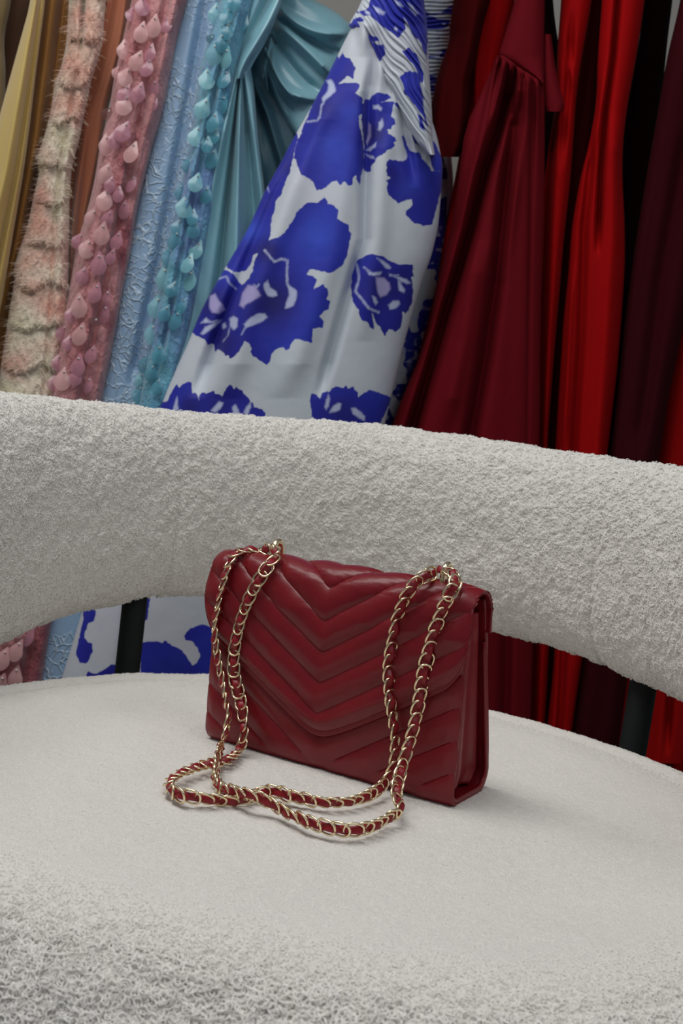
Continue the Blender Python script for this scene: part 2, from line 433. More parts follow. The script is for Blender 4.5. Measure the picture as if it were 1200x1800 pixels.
# left edge sags outward in the photo
V[..., 0] -= .003*np.exp(-((zeq-.115)/.03)**2)*np.clip((.02-XX)/.02, 0, 1)
V = BL(V.reshape(-1, 3)); V[:, 2] += .0015
flap = mk('flap', V, grid_faces(nq, len(xf)), M['leather'], bag)
so = flap.modifiers.new('solid', 'SOLIDIFY'); so.thickness = .0026; so.offset = -1

def bag_front(x, z, off):    # point on flap front face
    return BL(np.array([x, -.0565*z-.0042-off, z]))+np.array([0, 0, .0015])
# stitches along the flap edge and chevron seams near the top
stv, stf = [], []
def stitch(p, q, r=.00032):
    global stv, stf
    v, f = tube_mesh([p, (np.array(p)+q)/2+0, q], r, 5)
    o = len(stv); stv += v; stf += [[a+o for a in ff] for ff in f]
xsn = np.linspace(xf[0]+.004, xf[-1]-.004, 110)
for i in range(len(xsn)-1):
    if i % 2: continue
    def pt(x):
        m = flap_bottom(x)+.0062
        return bag_front(x, m, .0034)
    stitch(pt(xsn[i]), pt(xsn[i]+.0017))
def fpt(x, z):
    s_ = sf[-2]+(.120-z)
    y = np.interp(s_, sf, Pf[:, 0]); z_ = np.interp(s_, sf, Pf[:, 1]); return BL(np.array([x, y-.0010, z_+.0013]))
for sx in (xf[0]+.0042, xf[-1]-.0042):
    for z in np.arange(.112, .139, .0034): stitch(fpt(sx, z), fpt(sx, z+.0018))
for k in range(0, 4):
    for sg in (-1, 1):
        x = .002
        while x < .095:
            z = .138+.0237*(k-1)+.64*x
            if .105 < z < .138: stitch(fpt(XC+sg*x, z), fpt(XC+sg*(x+.0015), z+.64*.0015), .00028)
            x += .0030
tag(mk('stitching', stv, stf, M['thread'], flap), 'fine red stitching along the flap edge', kind='stuff')

# --- hardware + chain
def front_px(u, v, off):
    n_ = np.cross(BX, BZ+BY*lean_f)
    d = fw+CR*((u-600)/F_PX)-CU*((v-900)/F_PX)
    t = ((BO-BY*off-CO)@n_)/(d@n_); return CO+d*t
def seat_px(u, v, z=.0075):
    d = fw+CR*((u-600)/F_PX)-CU*((v-900)/F_PX); t = (z-CO[2])/d[2]; return CO+d*t
def catmull(P, step):
    P = np.asarray(P); Q = []
    Pp = np.vstack([2*P[0]-P[1], P, 2*P[-1]-P[-2]])
    for i in range(len(P)-1):
        p0, p1, p2, p3 = Pp[i:i+4]
        for t in np.linspace(0, 1, 24, endpoint=False):
            Q.append(.5*((2*p1)+(-p0+p2)*t+(2*p0-5*p1+4*p2-p3)*t*t+(-p0+3*p1-3*p2+p3)*t**3))
    Q.append(P[-1]); Q = np.array(Q)
    s = np.r_[0, np.cumsum(np.linalg.norm(np.diff(Q, axis=0), axis=1))]
    n = int(s[-1]/step); ss = np.linspace(0, s[-1], n+1)
    return np.stack([np.interp(ss, s, Q[:, k]) for k in range(3)], -1), ss
LINK = .0087
# one link mesh, long axis X, wide axis Y
def link_mesh():
    n = 26; pts = []
    for i in range(n):
        a = 2*math.pi*i/n
        c, s = math.cos(a), math.sin(a)
        x = .0061*np.sign(c)*abs(c)**.75; y = .0050*np.sign(s)*abs(s)**.85
        pts.append((x, y, .0015*(x/.0059)))
    v, f = tube_mesh(pts, .00084, 8, closed=True)
    me = bpy.data.meshes.new('chain_link'); me.from_pydata([tuple(p) for p in v], [], f)
    me.polygons.foreach_set('use_smooth', [True]*len(me.polygons)); me.materials.append(M['gold']); me.update(); return me
LM = link_mesh()
REF = np.array([-.05, -1.0, .30]); REF /= np.linalg.norm(REF)
nlinks = 0
rest_v, rest_f = [], []
def strap(points, twists, label, seed, rest_from=None):
    global nlinks
    P, ss = catmull(points, LINK/4)
    m = len(P)
    tg = np.gradient(P, axis=0); tg /= np.linalg.norm(tg, axis=1)[:, None]
    tw = np.interp(ss/ss[-1], *zip(*twists)); rnd = random.Random(seed)
    Nn = []; prev = None
    for i in range(m):
        nrm = REF-tg[i]*(REF@tg[i])
        if np.linalg.norm(nrm) < .25: nrm = nrm+np.array([0, 0, 1.0])*.4; nrm -= tg[i]*(nrm@tg[i])
        nrm /= np.linalg.norm(nrm)
        if prev is not None:
            nrm = nrm*.35+prev*.65; nrm -= tg[i]*(nrm@tg[i]); nrm /= np.linalg.norm(nrm)
        prev = nrm
        a = math.radians(tw[i]+10*math.sin(ss[i]*70+seed)); b = np.cross(tg[i], nrm)
        Nn.append(nrm*math.cos(a)+b*math.sin(a))
    Nn = np.array(Nn); Bn = np.cross(Nn, tg)
    # ribbon woven : in front of every second joint
    vv = []
    for i in range(m):
        o = .0020*math.cos(math.pi*ss[i]/LINK+.0)
        c = P[i]+Nn[i]*o
        w = .0026+.0002*math.cos(2*math.pi*ss[i]/LINK)
        t = .0005
        for (a, b) in ((-w, -t), (-w*.5, -t*1.2), (w*.5, -t*1.2), (w, -t), (w, t), (w*.5, t*1.6), (-w*.5, t*1.6), (-w, t)):
            vv.append(c+Bn[i]*a+Nn[i]*b)
    f = grid_faces(m, 8, wrap=True); f += [list(range(8))[::-1], [(m-1)*8+j for j in range(8)]]
    st = mk('chain_strap', vv, f, M['ribbon'], bag); tag(st, label)
    nl = int(ss[-1]/LINK)
    for k in range(nl):
        s = (k+.5)*LINK; i = min(m-1, int(round(s/(ss[-1])*(m-1))))
        side = 1 if k % 2 else -1
        a = math.radians((26 if P[i][2] > .03 else 42)+rnd.uniform(-8, 8)); b = Bn[i]*math.cos(a)+Nn[i]*math.sin(a); nn = np.cross(tg[i], b)
        Mx = Matrix(((tg[i][0], b[0], nn[0], P[i][0]), (tg[i][1], b[1], nn[1], P[i][1]), (tg[i][2], b[2], nn[2], P[i][2]), (0, 0, 0, 1)))
        if rest_from is not None and rest_from[0] <= k < rest_from[1]:
            o = len(rest_v)
            for vtx in LM.vertices: rest_v.append(tuple(Mx@vtx.co))
            for pl in LM.polygons: rest_f.append([q+o for q in pl.vertices])
            continue
        lk = bpy.data.objects.new('chain_link', LM); COL.objects.link(lk); lk.parent = st
        lk.matrix_local = Mx
        nlinks += 1
    return st
fp, sp_ = front_px, seat_px
# ring centres
RL = BL(np.array([.0446, .006, .1585])); RR = BL(np.array([.1935, .006, .1600]))
stA = [fp(474, 972, -.012), fp(458, 968, -.012), fp(436, 967, -.006), fp(415, 974, .004), fp(401, 995, .011), fp(391, 1030, .014), fp(382, 1070, .014), fp(377, 1105, .014), fp(381, 1145, .014),
       fp(388, 1185, .015), fp(396, 1225, .018), fp(401, 1260, .022), fp(396, 1290, .030), fp(388, 1312, .040)] + \
      [sp_(382, 1336, .011), sp_(378, 1362), sp_(388, 1385), sp_(412, 1392, .010), sp_(440, 1397, .013), sp_(468, 1408, .010), sp_(500, 1426), sp_(540, 1444), sp_(580, 1455), sp_(620, 1459), sp_(655, 1452), sp_(685, 1436), sp_(702, 1424, .010)] + \
      [fp(697, 1395, .048), fp(702, 1365, .034), fp(712, 1330, .022), fp(724, 1290, .017), fp(733, 1250, .015), fp(741, 1205, .014), fp(750, 1160, .014), fp(762, 1115, .014), fp(776, 1075, .014), fp(790, 1045, .013), fp(800, 1022, .005), fp(792, 1006, -.006), fp(772, 1002, -.013)]
stB = [fp(466, 966, -.012), fp(480, 966, -.006), fp(483, 978, .003), fp(466, 1003, .011), fp(446, 1035, .014), fp(430, 1070, .014), fp(419, 1105, .014), fp(411, 1150, .014), fp(412, 1190, .014),
       fp(421, 1225, .015), fp(428, 1265, .018), fp(428, 1295, .022), fp(420, 1318, .024)] + \
      [sp_(402, 1333), sp_(375, 1341), sp_(342, 1350), sp_(312, 1363), sp_(299, 1378), sp_(310, 1395), sp_(340, 1401), sp_(372, 1405, .006), sp_(405, 1408, .004), sp_(430, 1404, .005), sp_(455, 1396, .006), sp_(480, 1391), sp_(505, 1398), sp_(530, 1403), sp_(560, 1409), sp_(600, 1410), sp_(635, 1403), sp_(662, 1390, .009)] + \
      [fp(682, 1368, .018), fp(692, 1340, .015), fp(694, 1300, .014), fp(690, 1260, .014), fp(685, 1215, .014), fp(684, 1170, .014), fp(689, 1130, .014), fp(697, 1090, .014), fp(712, 1052, .014), fp(730, 1025, .011), fp(750, 1012, .002), fp(766, 1006, -.012)]
strap(stA, [(0, 40), (.3, 45), (.42, 0), (.7, 10), (.8, 5), (1, 5)], 'gold chain strap with woven red ribbon, outer strand looping widest in front', 3)
strap(stB, [(0, 0), (.3, 5), (.45, 0), (.7, 10), (.8, 25), (1, 15)], 'gold chain strap with woven red ribbon, strand with loop at far left', 8, rest_from=(30, 58))
if rest_v:
    tag(mk('chain_link', rest_v, rest_f, M['gold'], bag), kind='stuff')
for (c, lab) in ((RL, 'left'), (RR, 'right')):
    pts = []
    for i in range(28):
        a = 2*math.pi*i/28
        y = .0066*math.cos(a); z = .0105*math.sin(a)
        pts.append(c+BY*y+BZ*z+BX*0)
    v, f = tube_mesh(pts, .0024, 12, closed=True); rg = mk('strap_ring', v, f, M['gold'], bag)
    # stud plate
    pl = []
    for k, (rr_, zz_) in enumerate(((.0072, -.0075), (.0072, -.0055), (.005, -.0045), (.0, -.0042))):
        for i in range(20):
            a = 2*math.pi*i/20; pl.append(c+BX*rr_*.7*math.cos(a)+BY*rr_*math.sin(a)+BZ*zz_)
    mk('ring_plate', pl, grid_faces(4, 20, wrap=True), M['gold'], rg)

# ------------------------------------------------------------------ garments
def smooth_rows(rows, v, win=9):
    rows = np.array(rows, float)
    l = np.interp(v, rows[:, 0], rows[:, 1]); r = np.interp(v, rows[:, 0], rows[:, 2])
    k = np.ones(win)/win; pad = win//2
    # extrapolating pad
    def s(a):
        a = np.concatenate([2*a[0]-a[1:pad+1][::-1], a, 2*a[-1]-a[-pad-1:-1][::-1]]); return np.convolve(a, k, 'valid')
    return s(l), s(r)

def garment(name, rows, Y, mat, parent=None, depth=.035, ridges=(), folds=0, famp=.008, seed=0, nu=120, nv=220, back=.03,
            extra=None, attrf=None, sway=0, win=9, rpow=.5, hem=0, edge_noise=0.0):
    v0, v1 = rows[0][0], rows[-1][0]
    v = np.linspace(v0, v1, nv); l, r = smooth_rows(rows, v, win)
    s = np.linspace(0, 1, nu); s = .65*s+.35*(.5-.5*np.cos(math.pi*s))
    U = l[:, None]+(r-l)[:, None]*s[None, :]; Vv = np.broadcast_to(v[:, None], U.shape).copy()
    prof = (1-np.abs(2*s-1)**2.6)**rpow
    Yv = Y-depth*prof[None, :]+0*U
    env = np.clip(4*s*(1-s)*1.6, 0, 1)[None, :]
    if folds:
        g = np.clip((v-v0)/(v1-v0)*1.4+.25, 0, 1)[:, None]
        fn = vn(s[None, :]*folds+vn(v/260, 0*v, seed+5)[:, None]*.9, v[:, None]/420, seed)*2
        fn2 = vn(s[None, :]*folds*2.3, v[:, None]/200+vn(s*5, 0*s, seed+2)[None, :], seed+9)
        Yv = Yv-(fn+.4*fn2)*famp*g*env
    for rd in ridges:
        pts, w, h = rd[0], rd[1], rd[2]
        pts = np.array(pts, float); uc = np.interp(v, pts[:, 0], pts[:, 1])[:, None]
        fade = np.clip((v-pts[0, 0])/60+.0, 0, 1)*np.clip((pts[-1, 0]-v)/60+.0, 0, 1)
        if pts[0, 0] <= v0: fade = np.clip((pts[-1, 0]-v)/60, 0, 1)
        if pts[-1, 0] >= v1: fade = np.clip((v-pts[0, 0])/60, 0, 1) if pts[0, 0] > v0 else np.ones_like(v)
        ww = np.interp(v, pts[:, 0], np.linspace(1, 1, len(pts)))[:, None]*w
        Yv = Yv-h*np.exp(-((U-uc)/ww)**2)*fade[:, None]*np.clip(env*1.5, 0, 1)
    if extra is not None: Yv = Yv+extra(U, Vv, s[None, :])
    front = W(U, Vv, Yv)
    nb = 14; sb_ = np.linspace(1, 0, nb+2)[1:-1]
    Ub = l[:, None]+(r-l)[:, None]*sb_[None, :]; Vb = np.broadcast_to(v[:, None], Ub.shape)
    Yb = Y+back*((1-np.abs(2*sb_-1)**2.6)**.5)[None, :]+.003+0*Ub
    bk = W(Ub, Vb, Yb)
    allv = np.concatenate([front, bk], 1); nc_ = allv.shape[1]
    allU = np.concatenate([U, Ub], 1); allV = np.concatenate([Vv, Vb], 1)
    attrs = attrf(allU, allV) if attrf else None
    fcs = grid_faces(nv, nc_, wrap=True)
    o = mk(name, allv.reshape(-1, 3), [f[::-1] for f in fcs], mat, parent, attrs=attrs)
    return o, (U, Vv, Yv, front)

# clothes rail, out of the frame above
RY = 1.58
rail = empty('clothes_rail', (0, RY, FLOOR))
tag(rail, 'black steel clothes rail the dresses hang from', 'rail')
cyl('rail_bar', (-1.35, RY, 1.29), (1.2, RY, 1.29), .014, M['black'], rail)
for x in (-1.3, 1.15):
    cyl('upright', (x, RY, FLOOR+.04), (x, RY, 1.29), .014, M['black'], rail)
    cyl('foot', (x, RY-.25, FLOOR+.02), (x, RY+.25, FLOOR+.02), .014, M['black'], rail)

GR = 'dresses on the clothes rail'
TOP = -330     # garments reach the rail above the frame
def T(o, lab, cat='dress', g=GR): return tag(o, lab, cat, g)
def holder(u, Y, lab, name='dress'):
    p = W(u, 1340, Y); e_ = empty(name, (float(p[0]), float(p[1]), FLOOR+.04)); T(e_, lab); return e_

# materials of the garments
M['yellow'] = cloth('mustard_satin', (0.62, 0.45, 0.14), (0.54, 0.36, 0.11), .5, .4, .3)
M['bronze'] = cloth('ochre_satin', (0.44, 0.22, 0.055), (0.34, 0.155, 0.04), .6, .3, .2)
M['sand'] = cloth('sand_satin', (0.33, 0.27, 0.15), (0.22, 0.17, 0.09), .45, .4)
M['mauve'] = cloth('mauve_cloth', (0.20, 0.11, 0.07), (0.15, 0.08, 0.05))
M['rust'] = cloth('rust_organza', (0.52, 0.21, 0.12), (0.44, 0.11, 0.05), .7, .2, .4, scale=(3, 3, 3))
M['coral'] = cloth('coral_fringe', (0.5, 0.14, 0.11), (0.6, 0.25, 0.2))
M['turq'] = cloth('turquoise_satin', (0.27, 0.52, 0.60), (0.23, 0.46, 0.54), .28, .5, .1, weave=1200, wd_=.0002)
M['crimson'] = cloth('bright_red_cloth', (0.36, 0.003, 0.004), (0.30, 0.0025, 0.0035), .85, .06, 0)
M['scarlet'] = cloth('scarlet_cloth', (0.42, 0.006, 0.006), (0.38, 0.004, 0.004), .85, .06, 0)
M['burg'] = cloth('burgundy_cotton', (0.155, 0.005, 0.011), (0.13, 0.004, 0.008), .85, .08, 0)
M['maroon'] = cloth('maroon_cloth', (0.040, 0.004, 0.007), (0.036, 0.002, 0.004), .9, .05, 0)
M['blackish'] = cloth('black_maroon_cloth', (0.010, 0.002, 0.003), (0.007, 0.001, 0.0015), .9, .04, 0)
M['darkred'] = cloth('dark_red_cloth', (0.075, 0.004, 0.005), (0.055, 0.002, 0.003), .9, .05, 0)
M['white'] = cloth('white_cloth', (0.6, 0.62, 0.64), (0.5, 0.52, 0.55))

# 1 sand, mauve, yellow, ochre
o, _ = garment('dress', [(TOP, -60, 30), (0, -90, 21), (55, -90, 9), (70, -90, 4), (100, -90, 10), (300, -95, 8), (700, -160, -60), (1250, -300, -180)], 1.58, M['sand'], folds=5, seed=3)
T(o, 'sand coloured satin dress at the top left edge, crinkled below the sleeve')
o, _ = garment('dress', [(TOP, 10, 55), (0, 5, 60), (60, -10, 45), (200, -20, 30), (700, -120, -20), (1250, -200, -100)], 1.68, M['mauve'], folds=3, seed=5)
T(o, 'brownish mauve dress glimpsed behind the mustard one')
o, _ = garment('dress', [(TOP, 60, 95), (0, 55, 80), (120, 22, 64), (200, 0, 55), (300, -25, 42), (430, -55, 20), (540, -85, 2), (700, -150, -40), (1250, -330, -180)], 1.50, M['yellow'],
               ridges=[([(-330, 88), (0, 72), (150, 50), (300, 28), (600, -30), (1250, -260)], 5, -.018), ([(-330, 76), (0, 62), (150, 36), (300, 10), (600, -60)], 9, .012)], seed=6, depth=.05)
T(o, 'mustard yellow satin dress with long narrow folds, leftmost bright one')
o, _ = garment('dress', [(TOP, 85, 150), (0, 70, 128), (240, 30, 104), (430, 0, 66), (560, -40, 30), (690, -80, 14), (1250, -260, -60)], 1.57, M['bronze'],  # darker ochre cloth beside the mustard one
               ridges=[([(-330, 104), (0, 92), (240, 62), (430, 28), (690, -40)], 12, .02), ([(-330, 140), (0, 112), (240, 84), (430, 46)], 10, -.02)], folds=3, seed=7, depth=.03)
T(o, 'dark ochre satin dress between the mustard and the cream fringed dresses')

# coral + fringed dress
o, _ = garment('dress', [(TOP, -90, -40), (400, -90, -40), (520, -60, -10), (570, -40, 12), (620, -40, 18), (700, -50, 34), (1250, -190, -30)], 1.58, M['coral'], folds=5, seed=12)
T(o, 'coral pink tufted dress peeking out above the backrest at far left')
mf = nmat('fringed_fabric', (.6, .5, .35), .6, .3, sheen=.5)
vv_ = coords(mf, (11, 11, 15)); nz_ = N(mf, 'ShaderNodeTexNoise', Scale=1.0, Detail=1.0); L(mf, vv_, nz_.inputs['Vector'])
L(mf, ramp(mf, nz_.outputs['Fac'], [(.32, (.74, .42, .33)), (.44, (.78, .58, .47)), (.53, (.80, .70, .56)), (.68, (.74, .68, .49))]), B(mf).inputs['Base Color'])
nf2 = N(mf, 'ShaderNodeTexNoise', Scale=120.0, Detail=5.0, Distortion=1.5); L(mf, coords(mf), nf2.inputs['Vector'])
bump(mf, nf2.outputs['Fac'], .004, .7)
fr = holder(70, 1.50, 'cream and blush eyelash fringe dress hanging in one narrow column')
fo, (U, Vv, Yv, Fp) = garment('skirt', [(TOP, 140, 215), (0, 121, 186), (80, 116, 180), (120, 107, 168), (150, 94, 158), (172, 93, 155), (200, 88, 148), (245, 76, 140), (283, 62, 129), (296, 70, 126), (350, 58, 122), (400, 48, 122), (450, 30, 121), (478, 22, 121), (488, 26, 121), (560, 14, 119), (620, 5, 112), (690, -5, 104), (900, -70, 60), (1250, -160, -10)],
                1.52, mf, fr, ridges=[([(-330, 185), (0, 147), (110, 140)], 4, -.03), ([(110, 140), (300, 104), (500, 92), (700, 78)], 5, -.010)], folds=4, famp=.008, seed=15, win=5, nv=300,
                extra=lambda U, V, s: -.008*((V/72+.3*vn(V/50, s*3, 4)) % 1.0)*np.clip(4*s*(1-s)*2, 0, 1)*np.clip((V+400)/100, 0, 1)+vn(U/6, V/6, 31)*.005)
# fringe strands, one uncountable mass
rnd = random.Random(4); fv, ff = [], []
nvr, nur = U.shape
for _ in range(4200):
    i = rnd.randint(int(nvr*.2), int(nvr*.68)); j = rnd.randint(1, nur-2)
    band = ((Vv[i, j]/72+.3*float(vn(Vv[i, j]/50, j/nur*3, 4))) % 1.0)
    if rnd.random() > .25+.75*band: continue
    p = Fp[i, j].copy(); nrm = np.array([(j/nur-.5)*1.6, -1, 0.1]); nrm /= np.linalg.norm(nrm)
    side = rnd.choice((-1, 1)); L0 = rnd.uniform(.004, .011); cur = rnd.uniform(-1, 1)
    d = np.array([side*rnd.uniform(.3, 1), -.25, rnd.uniform(-.9, .2)]); d /= np.linalg.norm(d)
    b0 = len(fv)
    for q in range(5):
        t = q/4
        c = p+nrm*(.001+.004*t)+d*L0*t+np.array([0, 0, -1])*L0*.35*t*t+np.cross(nrm, d)*cur*L0*.4*t*t
        w = np.cross(d, nrm)*.0004*(1-.7*t)
        fv.append(c-w); fv.append(c+w)
    for q in range(4): ff.append([b0+2*q, b0+2*q+1, b0+2*q+3, b0+2*q+2])
tag(mk('fringe', fv, ff, mf, fr), kind='stuff')

o, _ = garment('dress', [(TOP, 190, 270), (0, 180, 232), (60, 165, 226), (120, 150, 212), (185, 135, 190), (300, 118, 172), (400, 112, 150), (560, 108, 130), (690, 80, 108), (1250, -60, 0)], 1.575, M['rust'], folds=5, famp=.012, seed=19)
T(o, 'rust and peach sheer organza dress between the fringed and the pink dresses')
M['sheer'] = cloth('beige_sheer', (0.42, 0.24, 0.12), (0.36, 0.19, 0.09), .6, .3, .4)
o, _ = garment('dress', [(TOP, 200, 250), (0, 192, 212), (20, 194, 224), (50, 205, 232), (66, 217, 230), (72, 222, 226)], 1.59, M['sheer'], folds=3, seed=21, depth=.01, back=.01)
T(o, 'short beige sheer ruffle top left of the pink paillette dress', 'ruffle top')

# paillette dresses
def mesh_fabric(name, c1, c2, c3):
    m = nmat(name, c1, .55, .4, sheen=.4)
    v = coords(m, (10, 10, 5)); n_ = N(m, 'ShaderNodeTexNoise', Scale=1.6, Detail=4.0); L(m, v, n_.inputs['Vector'])
    L(m, ramp(m, n_.outputs['Fac'], [(.33, c1), (.5, c2), (.66, c3)]), B(m).inputs['Base Color'])
    n2 = N(m, 'ShaderNodeTexNoise', Scale=130.0, Detail=4.0, Distortion=1.0); L(m, coords(m, (1, 1, .6)), n2.inputs['Vector'])
    bump(m, n2.outputs['Fac'], .005, .9); return m
M['pinkmesh'] = mesh_fabric('pink_tulle', (0.46, 0.15, 0.16), (0.56, 0.25, 0.26), (0.36, 0.09, 0.11))
M['bluemesh'] = mesh_fabric('blue_tulle', (0.10, 0.30, 0.46), (0.13, 0.38, 0.50), (0.13, 0.24, 0.48))
def pail_mat(name, c):
    m = nmat(name, c, .25, .5); B(m).inputs['Alpha'].default_value = .68
    B(m).inputs['Sheen Weight'].default_value = .2; return m
M['pinkp'] = pail_mat('pink_paillette', (.74, .42, .42)); M['pinkp2'] = pail_mat('mauve_paillette', (.50, .22, .29))
M['bluep'] = pail_mat('aqua_paillette', (.22, .52, .58)); M['bluep2'] = pail_mat('deep_aqua_paillette', (.08, .30, .40))
M['bead'] = nmat('pearl_bead', (.85, .78, .76), .15, .8)
def pail_mesh(name, mat):
    n_ = 28; ring = []
    for i in range(n_):
        a = 2*math.pi*i/n_
        x = .0113*math.sin(a)*(1-.5*max(0, math.cos(a))**1.3); z = .0140*math.cos(a)+(.0055*max(0, math.cos(a))**4)-.001
        ring.append((x, z))
    v = []; f = []
    for t in (1, .66, .3):
        for (x, z) in ring: v.append((x*t, -.0022*(1-t*t), z*t))
    v.append((0, -.0022, 0)); f = grid_faces(3, n_, wrap=True); f += [[2*n_+i, 2*n_+(i+1) % n_, 3*n_] for i in range(n_)]
    # bead near the pointed top
    b0 = len(v); nb_ = 8
    for k in range(4):
        ph_ = math.pi*(k+.5)/4
        for i in range(nb_):
            a = 2*math.pi*i/nb_; v.append((.0017*math.sin(ph_)*math.cos(a), -.002-.0017*math.cos(ph_)*1, .0105+.0017*math.sin(ph_)*math.sin(a)))
    fb = [[q+b0 for q in g] for g in grid_faces(4, nb_, wrap=True)]
    me = bpy.data.meshes.new(name); me.from_pydata(v, [], f+fb); me.materials.append(mat); me.materials.append(M['bead'])
    me.polygons.foreach_set('use_smooth', [True]*len(me.polygons))
    me.polygons.foreach_set('material_index', [0]*len(f)+[1]*len(fb)); me.update(); return me
PM = {k: pail_mesh('paillette', M[k]) for k in ('pinkp', 'pinkp2', 'bluep', 'bluep2')}
def paillettes(parent, pts, Y, keys, seed, extra, rows, n_extra):
    rnd = random.Random(seed); allp = [(u, v, s, k) for (u, v, s, k) in pts]
    R = np.array(rows, float)
    tries = 0
    while n_extra > 0 and tries < 4000:
        tries += 1
        v = rnd.uniform(*extra); l = np.interp(v, R[:, 0], R[:, 1]); r = np.interp(v, R[:, 0], R[:, 2]); u = rnd.uniform(l+2, r-6)
        if min((abs(u-a)/15)**2+(abs(v-b)/20)**2 for (a, b, _, _) in allp) < 1: continue
        allp.append((u, v, rnd.uniform(.8, .95), 1)); n_extra -= 1
    for (u, v, s, k) in allp:
        l = np.interp(v, R[:, 0], R[:, 1]); r = np.interp(v, R[:, 0], R[:, 2]); q = np.clip((u-l)/(r-l), .02, .98)
        y = Y-.047*(1-abs(2*q-1)**2.6)**.5-.006
        p = W(u, v, y)
        o = bpy.data.objects.new('paillette', PM[keys[k if k < 2 else 0]]); COL.objects.link(o); o.parent = parent
        o.matrix_parent_inverse = Matrix.Translation(-Vector(parent.location))
        o.location = Vector(p); o.scale = (s, 1, s)
        o.rotation_euler = (rnd.uniform(-.25, .1), rnd.uniform(-.2, .25)+.12, (q-.5)*-1.1+rnd.uniform(-.25, .25)) if k != 2 else (1.2, .3, .5)
def pz(lst): return [(a/2.5, b/2.5, s, k) for (a, b, s, k) in lst]
rp = [(TOP, 275, 365), (0, 232, 318), (40, 222, 303), (110, 207, 289), (140, 199, 284), (200, 192, 272), (240, 178, 258), (320, 166, 238), (380, 151, 224), (420, 136, 220), (520, 120, 200), (590, 105, 188), (700, 86, 166), (900, 30, 125), (1110, -40, 74), (1200, -60, 62), (1300, -80, 50)]
pk = holder(60, 1.48, 'rose pink tulle dress covered in pink teardrop paillettes')
garment('skirt', [(a, b, c+14) for (a, b, c) in rp], 1.51, M['pinkmesh'], pk, depth=.045, folds=6, famp=.010, seed=23,
        ridges=[([(-330, 340), (0, 296), (200, 250), (450, 196), (700, 140), (1300, 20)], 8, -.014)], extra=lambda U, V, s: vn(U/12, V/20, 41)*.006)
paillettes(pk, pz([(676, 118, 1.05, 0), (620, 145, 1, 0), (545, 222, 1, 0), (600, 270, 1, 0), (660, 235, .9, 1), (552, 340, 1.05, 0), (512, 320, .7, 0), (608, 410, 1, 1), (546, 463, 1.1, 0), (668, 455, .95, 1), (540, 580, 1.1, 1), (467, 640, 1.05, 0),
                   (577, 672, 1.1, 0), (465, 765, 1, 0), (460, 880, 1.1, 0), (545, 925, .9, 1), (402, 960, 1, 0), (447, 1030, 1.1, 0), (380, 1095, 1.05, 0), (512, 1060, .95, 1), (433, 1162, 1.1, 1), (360, 1215, .9, 1), (488, 1130, .8, 1), (347, 1347, 1.15, 0),
                   (418, 1290, 1, 1), (414, 1412, .9, 2), (350, 1472, 1.1, 0), (342, 1610, 1.1, 1), (275, 1670, 1.15, 0), (625, 30, 1, 1), (400, 1560, .9, 1), (470, 500, .9, 2), (72, 2862, 1.15, 0), (68, 2980, 1.15, 0), (8, 2900, 1.15, 0), (125, 2795, 1.1, 1), (80, 2768, .9, 0), (2, 3010, 1.1, 0)]),
           1.51, ('pinkp', 'pinkp2'), 5, (20, 690), rp, 20)
rb = [(TOP, 430, 500), (0, 388, 440), (60, 370, 424), (110, 353, 408), (150, 347, 402), (220, 338, 392), (310, 320, 375), (380, 306, 365), (460, 286, 350), (540, 270, 336), (640, 254, 315), (700, 245, 294), (900, 190, 240), (1300, 90, 150)]
bl = holder(180, 1.50, 'blue green tulle dress covered in aqua teardrop paillettes')
garment('skirt', [(a, b, c+10) for (a, b, c) in rb], 1.50, M['bluemesh'], bl, depth=.045, folds=5, famp=.009, seed=27, ridges=[([(-330, 470), (0, 412), (200, 370), (450, 318), (700, 268)], 5, -.014)], extra=lambda U, V, s: vn(U/12, V/20, 44)*.006)
paillettes(bl, pz([(945, 65, 1, 0), (925, 170, .6, 2), (940, 240, 1.1, 0), (993, 258, 1, 0), (908, 350, 1.1, 0), (890, 478, 1.1, 0), (862, 600, 1.1, 0), (860, 805, 1, 0), (808, 912, 1.15, 0), (850, 1010, .9, 1), (862, 1100, 1, 0), (770, 1060, 1, 1), (825, 1160, 1, 0),
                   (720, 1225, 1.15, 0), (835, 1235, 1.1, 0), (685, 1352, 1.15, 0), (665, 1470, 1.1, 0), (770, 1410, 1, 1), (640, 1600, 1, 1), (612, 1672, .8, 0), (608, 1735, 1, 1), (1065, 100, 1, 1), (985, 350, 1, 1), (935, 540, 1, 1), (905, 860, .9, 1),
                   (740, 1130, 1, 1), (790, 1560, 1, 1), (930, 700, 1, 1), (700, 1560, 1, 1)]), 1.50, ('bluep', 'bluep2'), 9, (0, 690), rb, 16)

# jacquard
mj = nmat('pale_blue_jacquard', (.27, .40, .60), .42, .45, sheen=.3)
vj = coords(mj); nj = N(mj, 'ShaderNodeTexNoise', Scale=25.0, Detail=2.0); L(mj, vj, nj.inputs['Vector'])
mj1 = N(mj, 'ShaderNodeVectorMath', operation='MULTIPLY_ADD'); L(mj, nj.outputs['Color'], mj1.inputs[0]); mj1.inputs[1].default_value = (.05, .05, .05); L(mj, vj, mj1.inputs[2])
vo = N(mj, 'ShaderNodeTexVoronoi', feature='DISTANCE_TO_EDGE', Scale=62.0); L(mj, mj1.outputs[0], vo.inputs['Vector'])
mr = N(mj, 'ShaderNodeMapRange'); mr.inputs[1].default_value = 0; mr.inputs[2].default_value = .12; mr.inputs[3].default_value = 1; mr.inputs[4].default_value = 0
L(mj, vo.outputs['Distance'], mr.inputs[0])
n5 = N(mj, 'ShaderNodeTexNoise', Scale=14.0, Detail=3.0, Distortion=.6); L(mj, coords(mj, (1, 1, .7)), n5.inputs['Vector'])
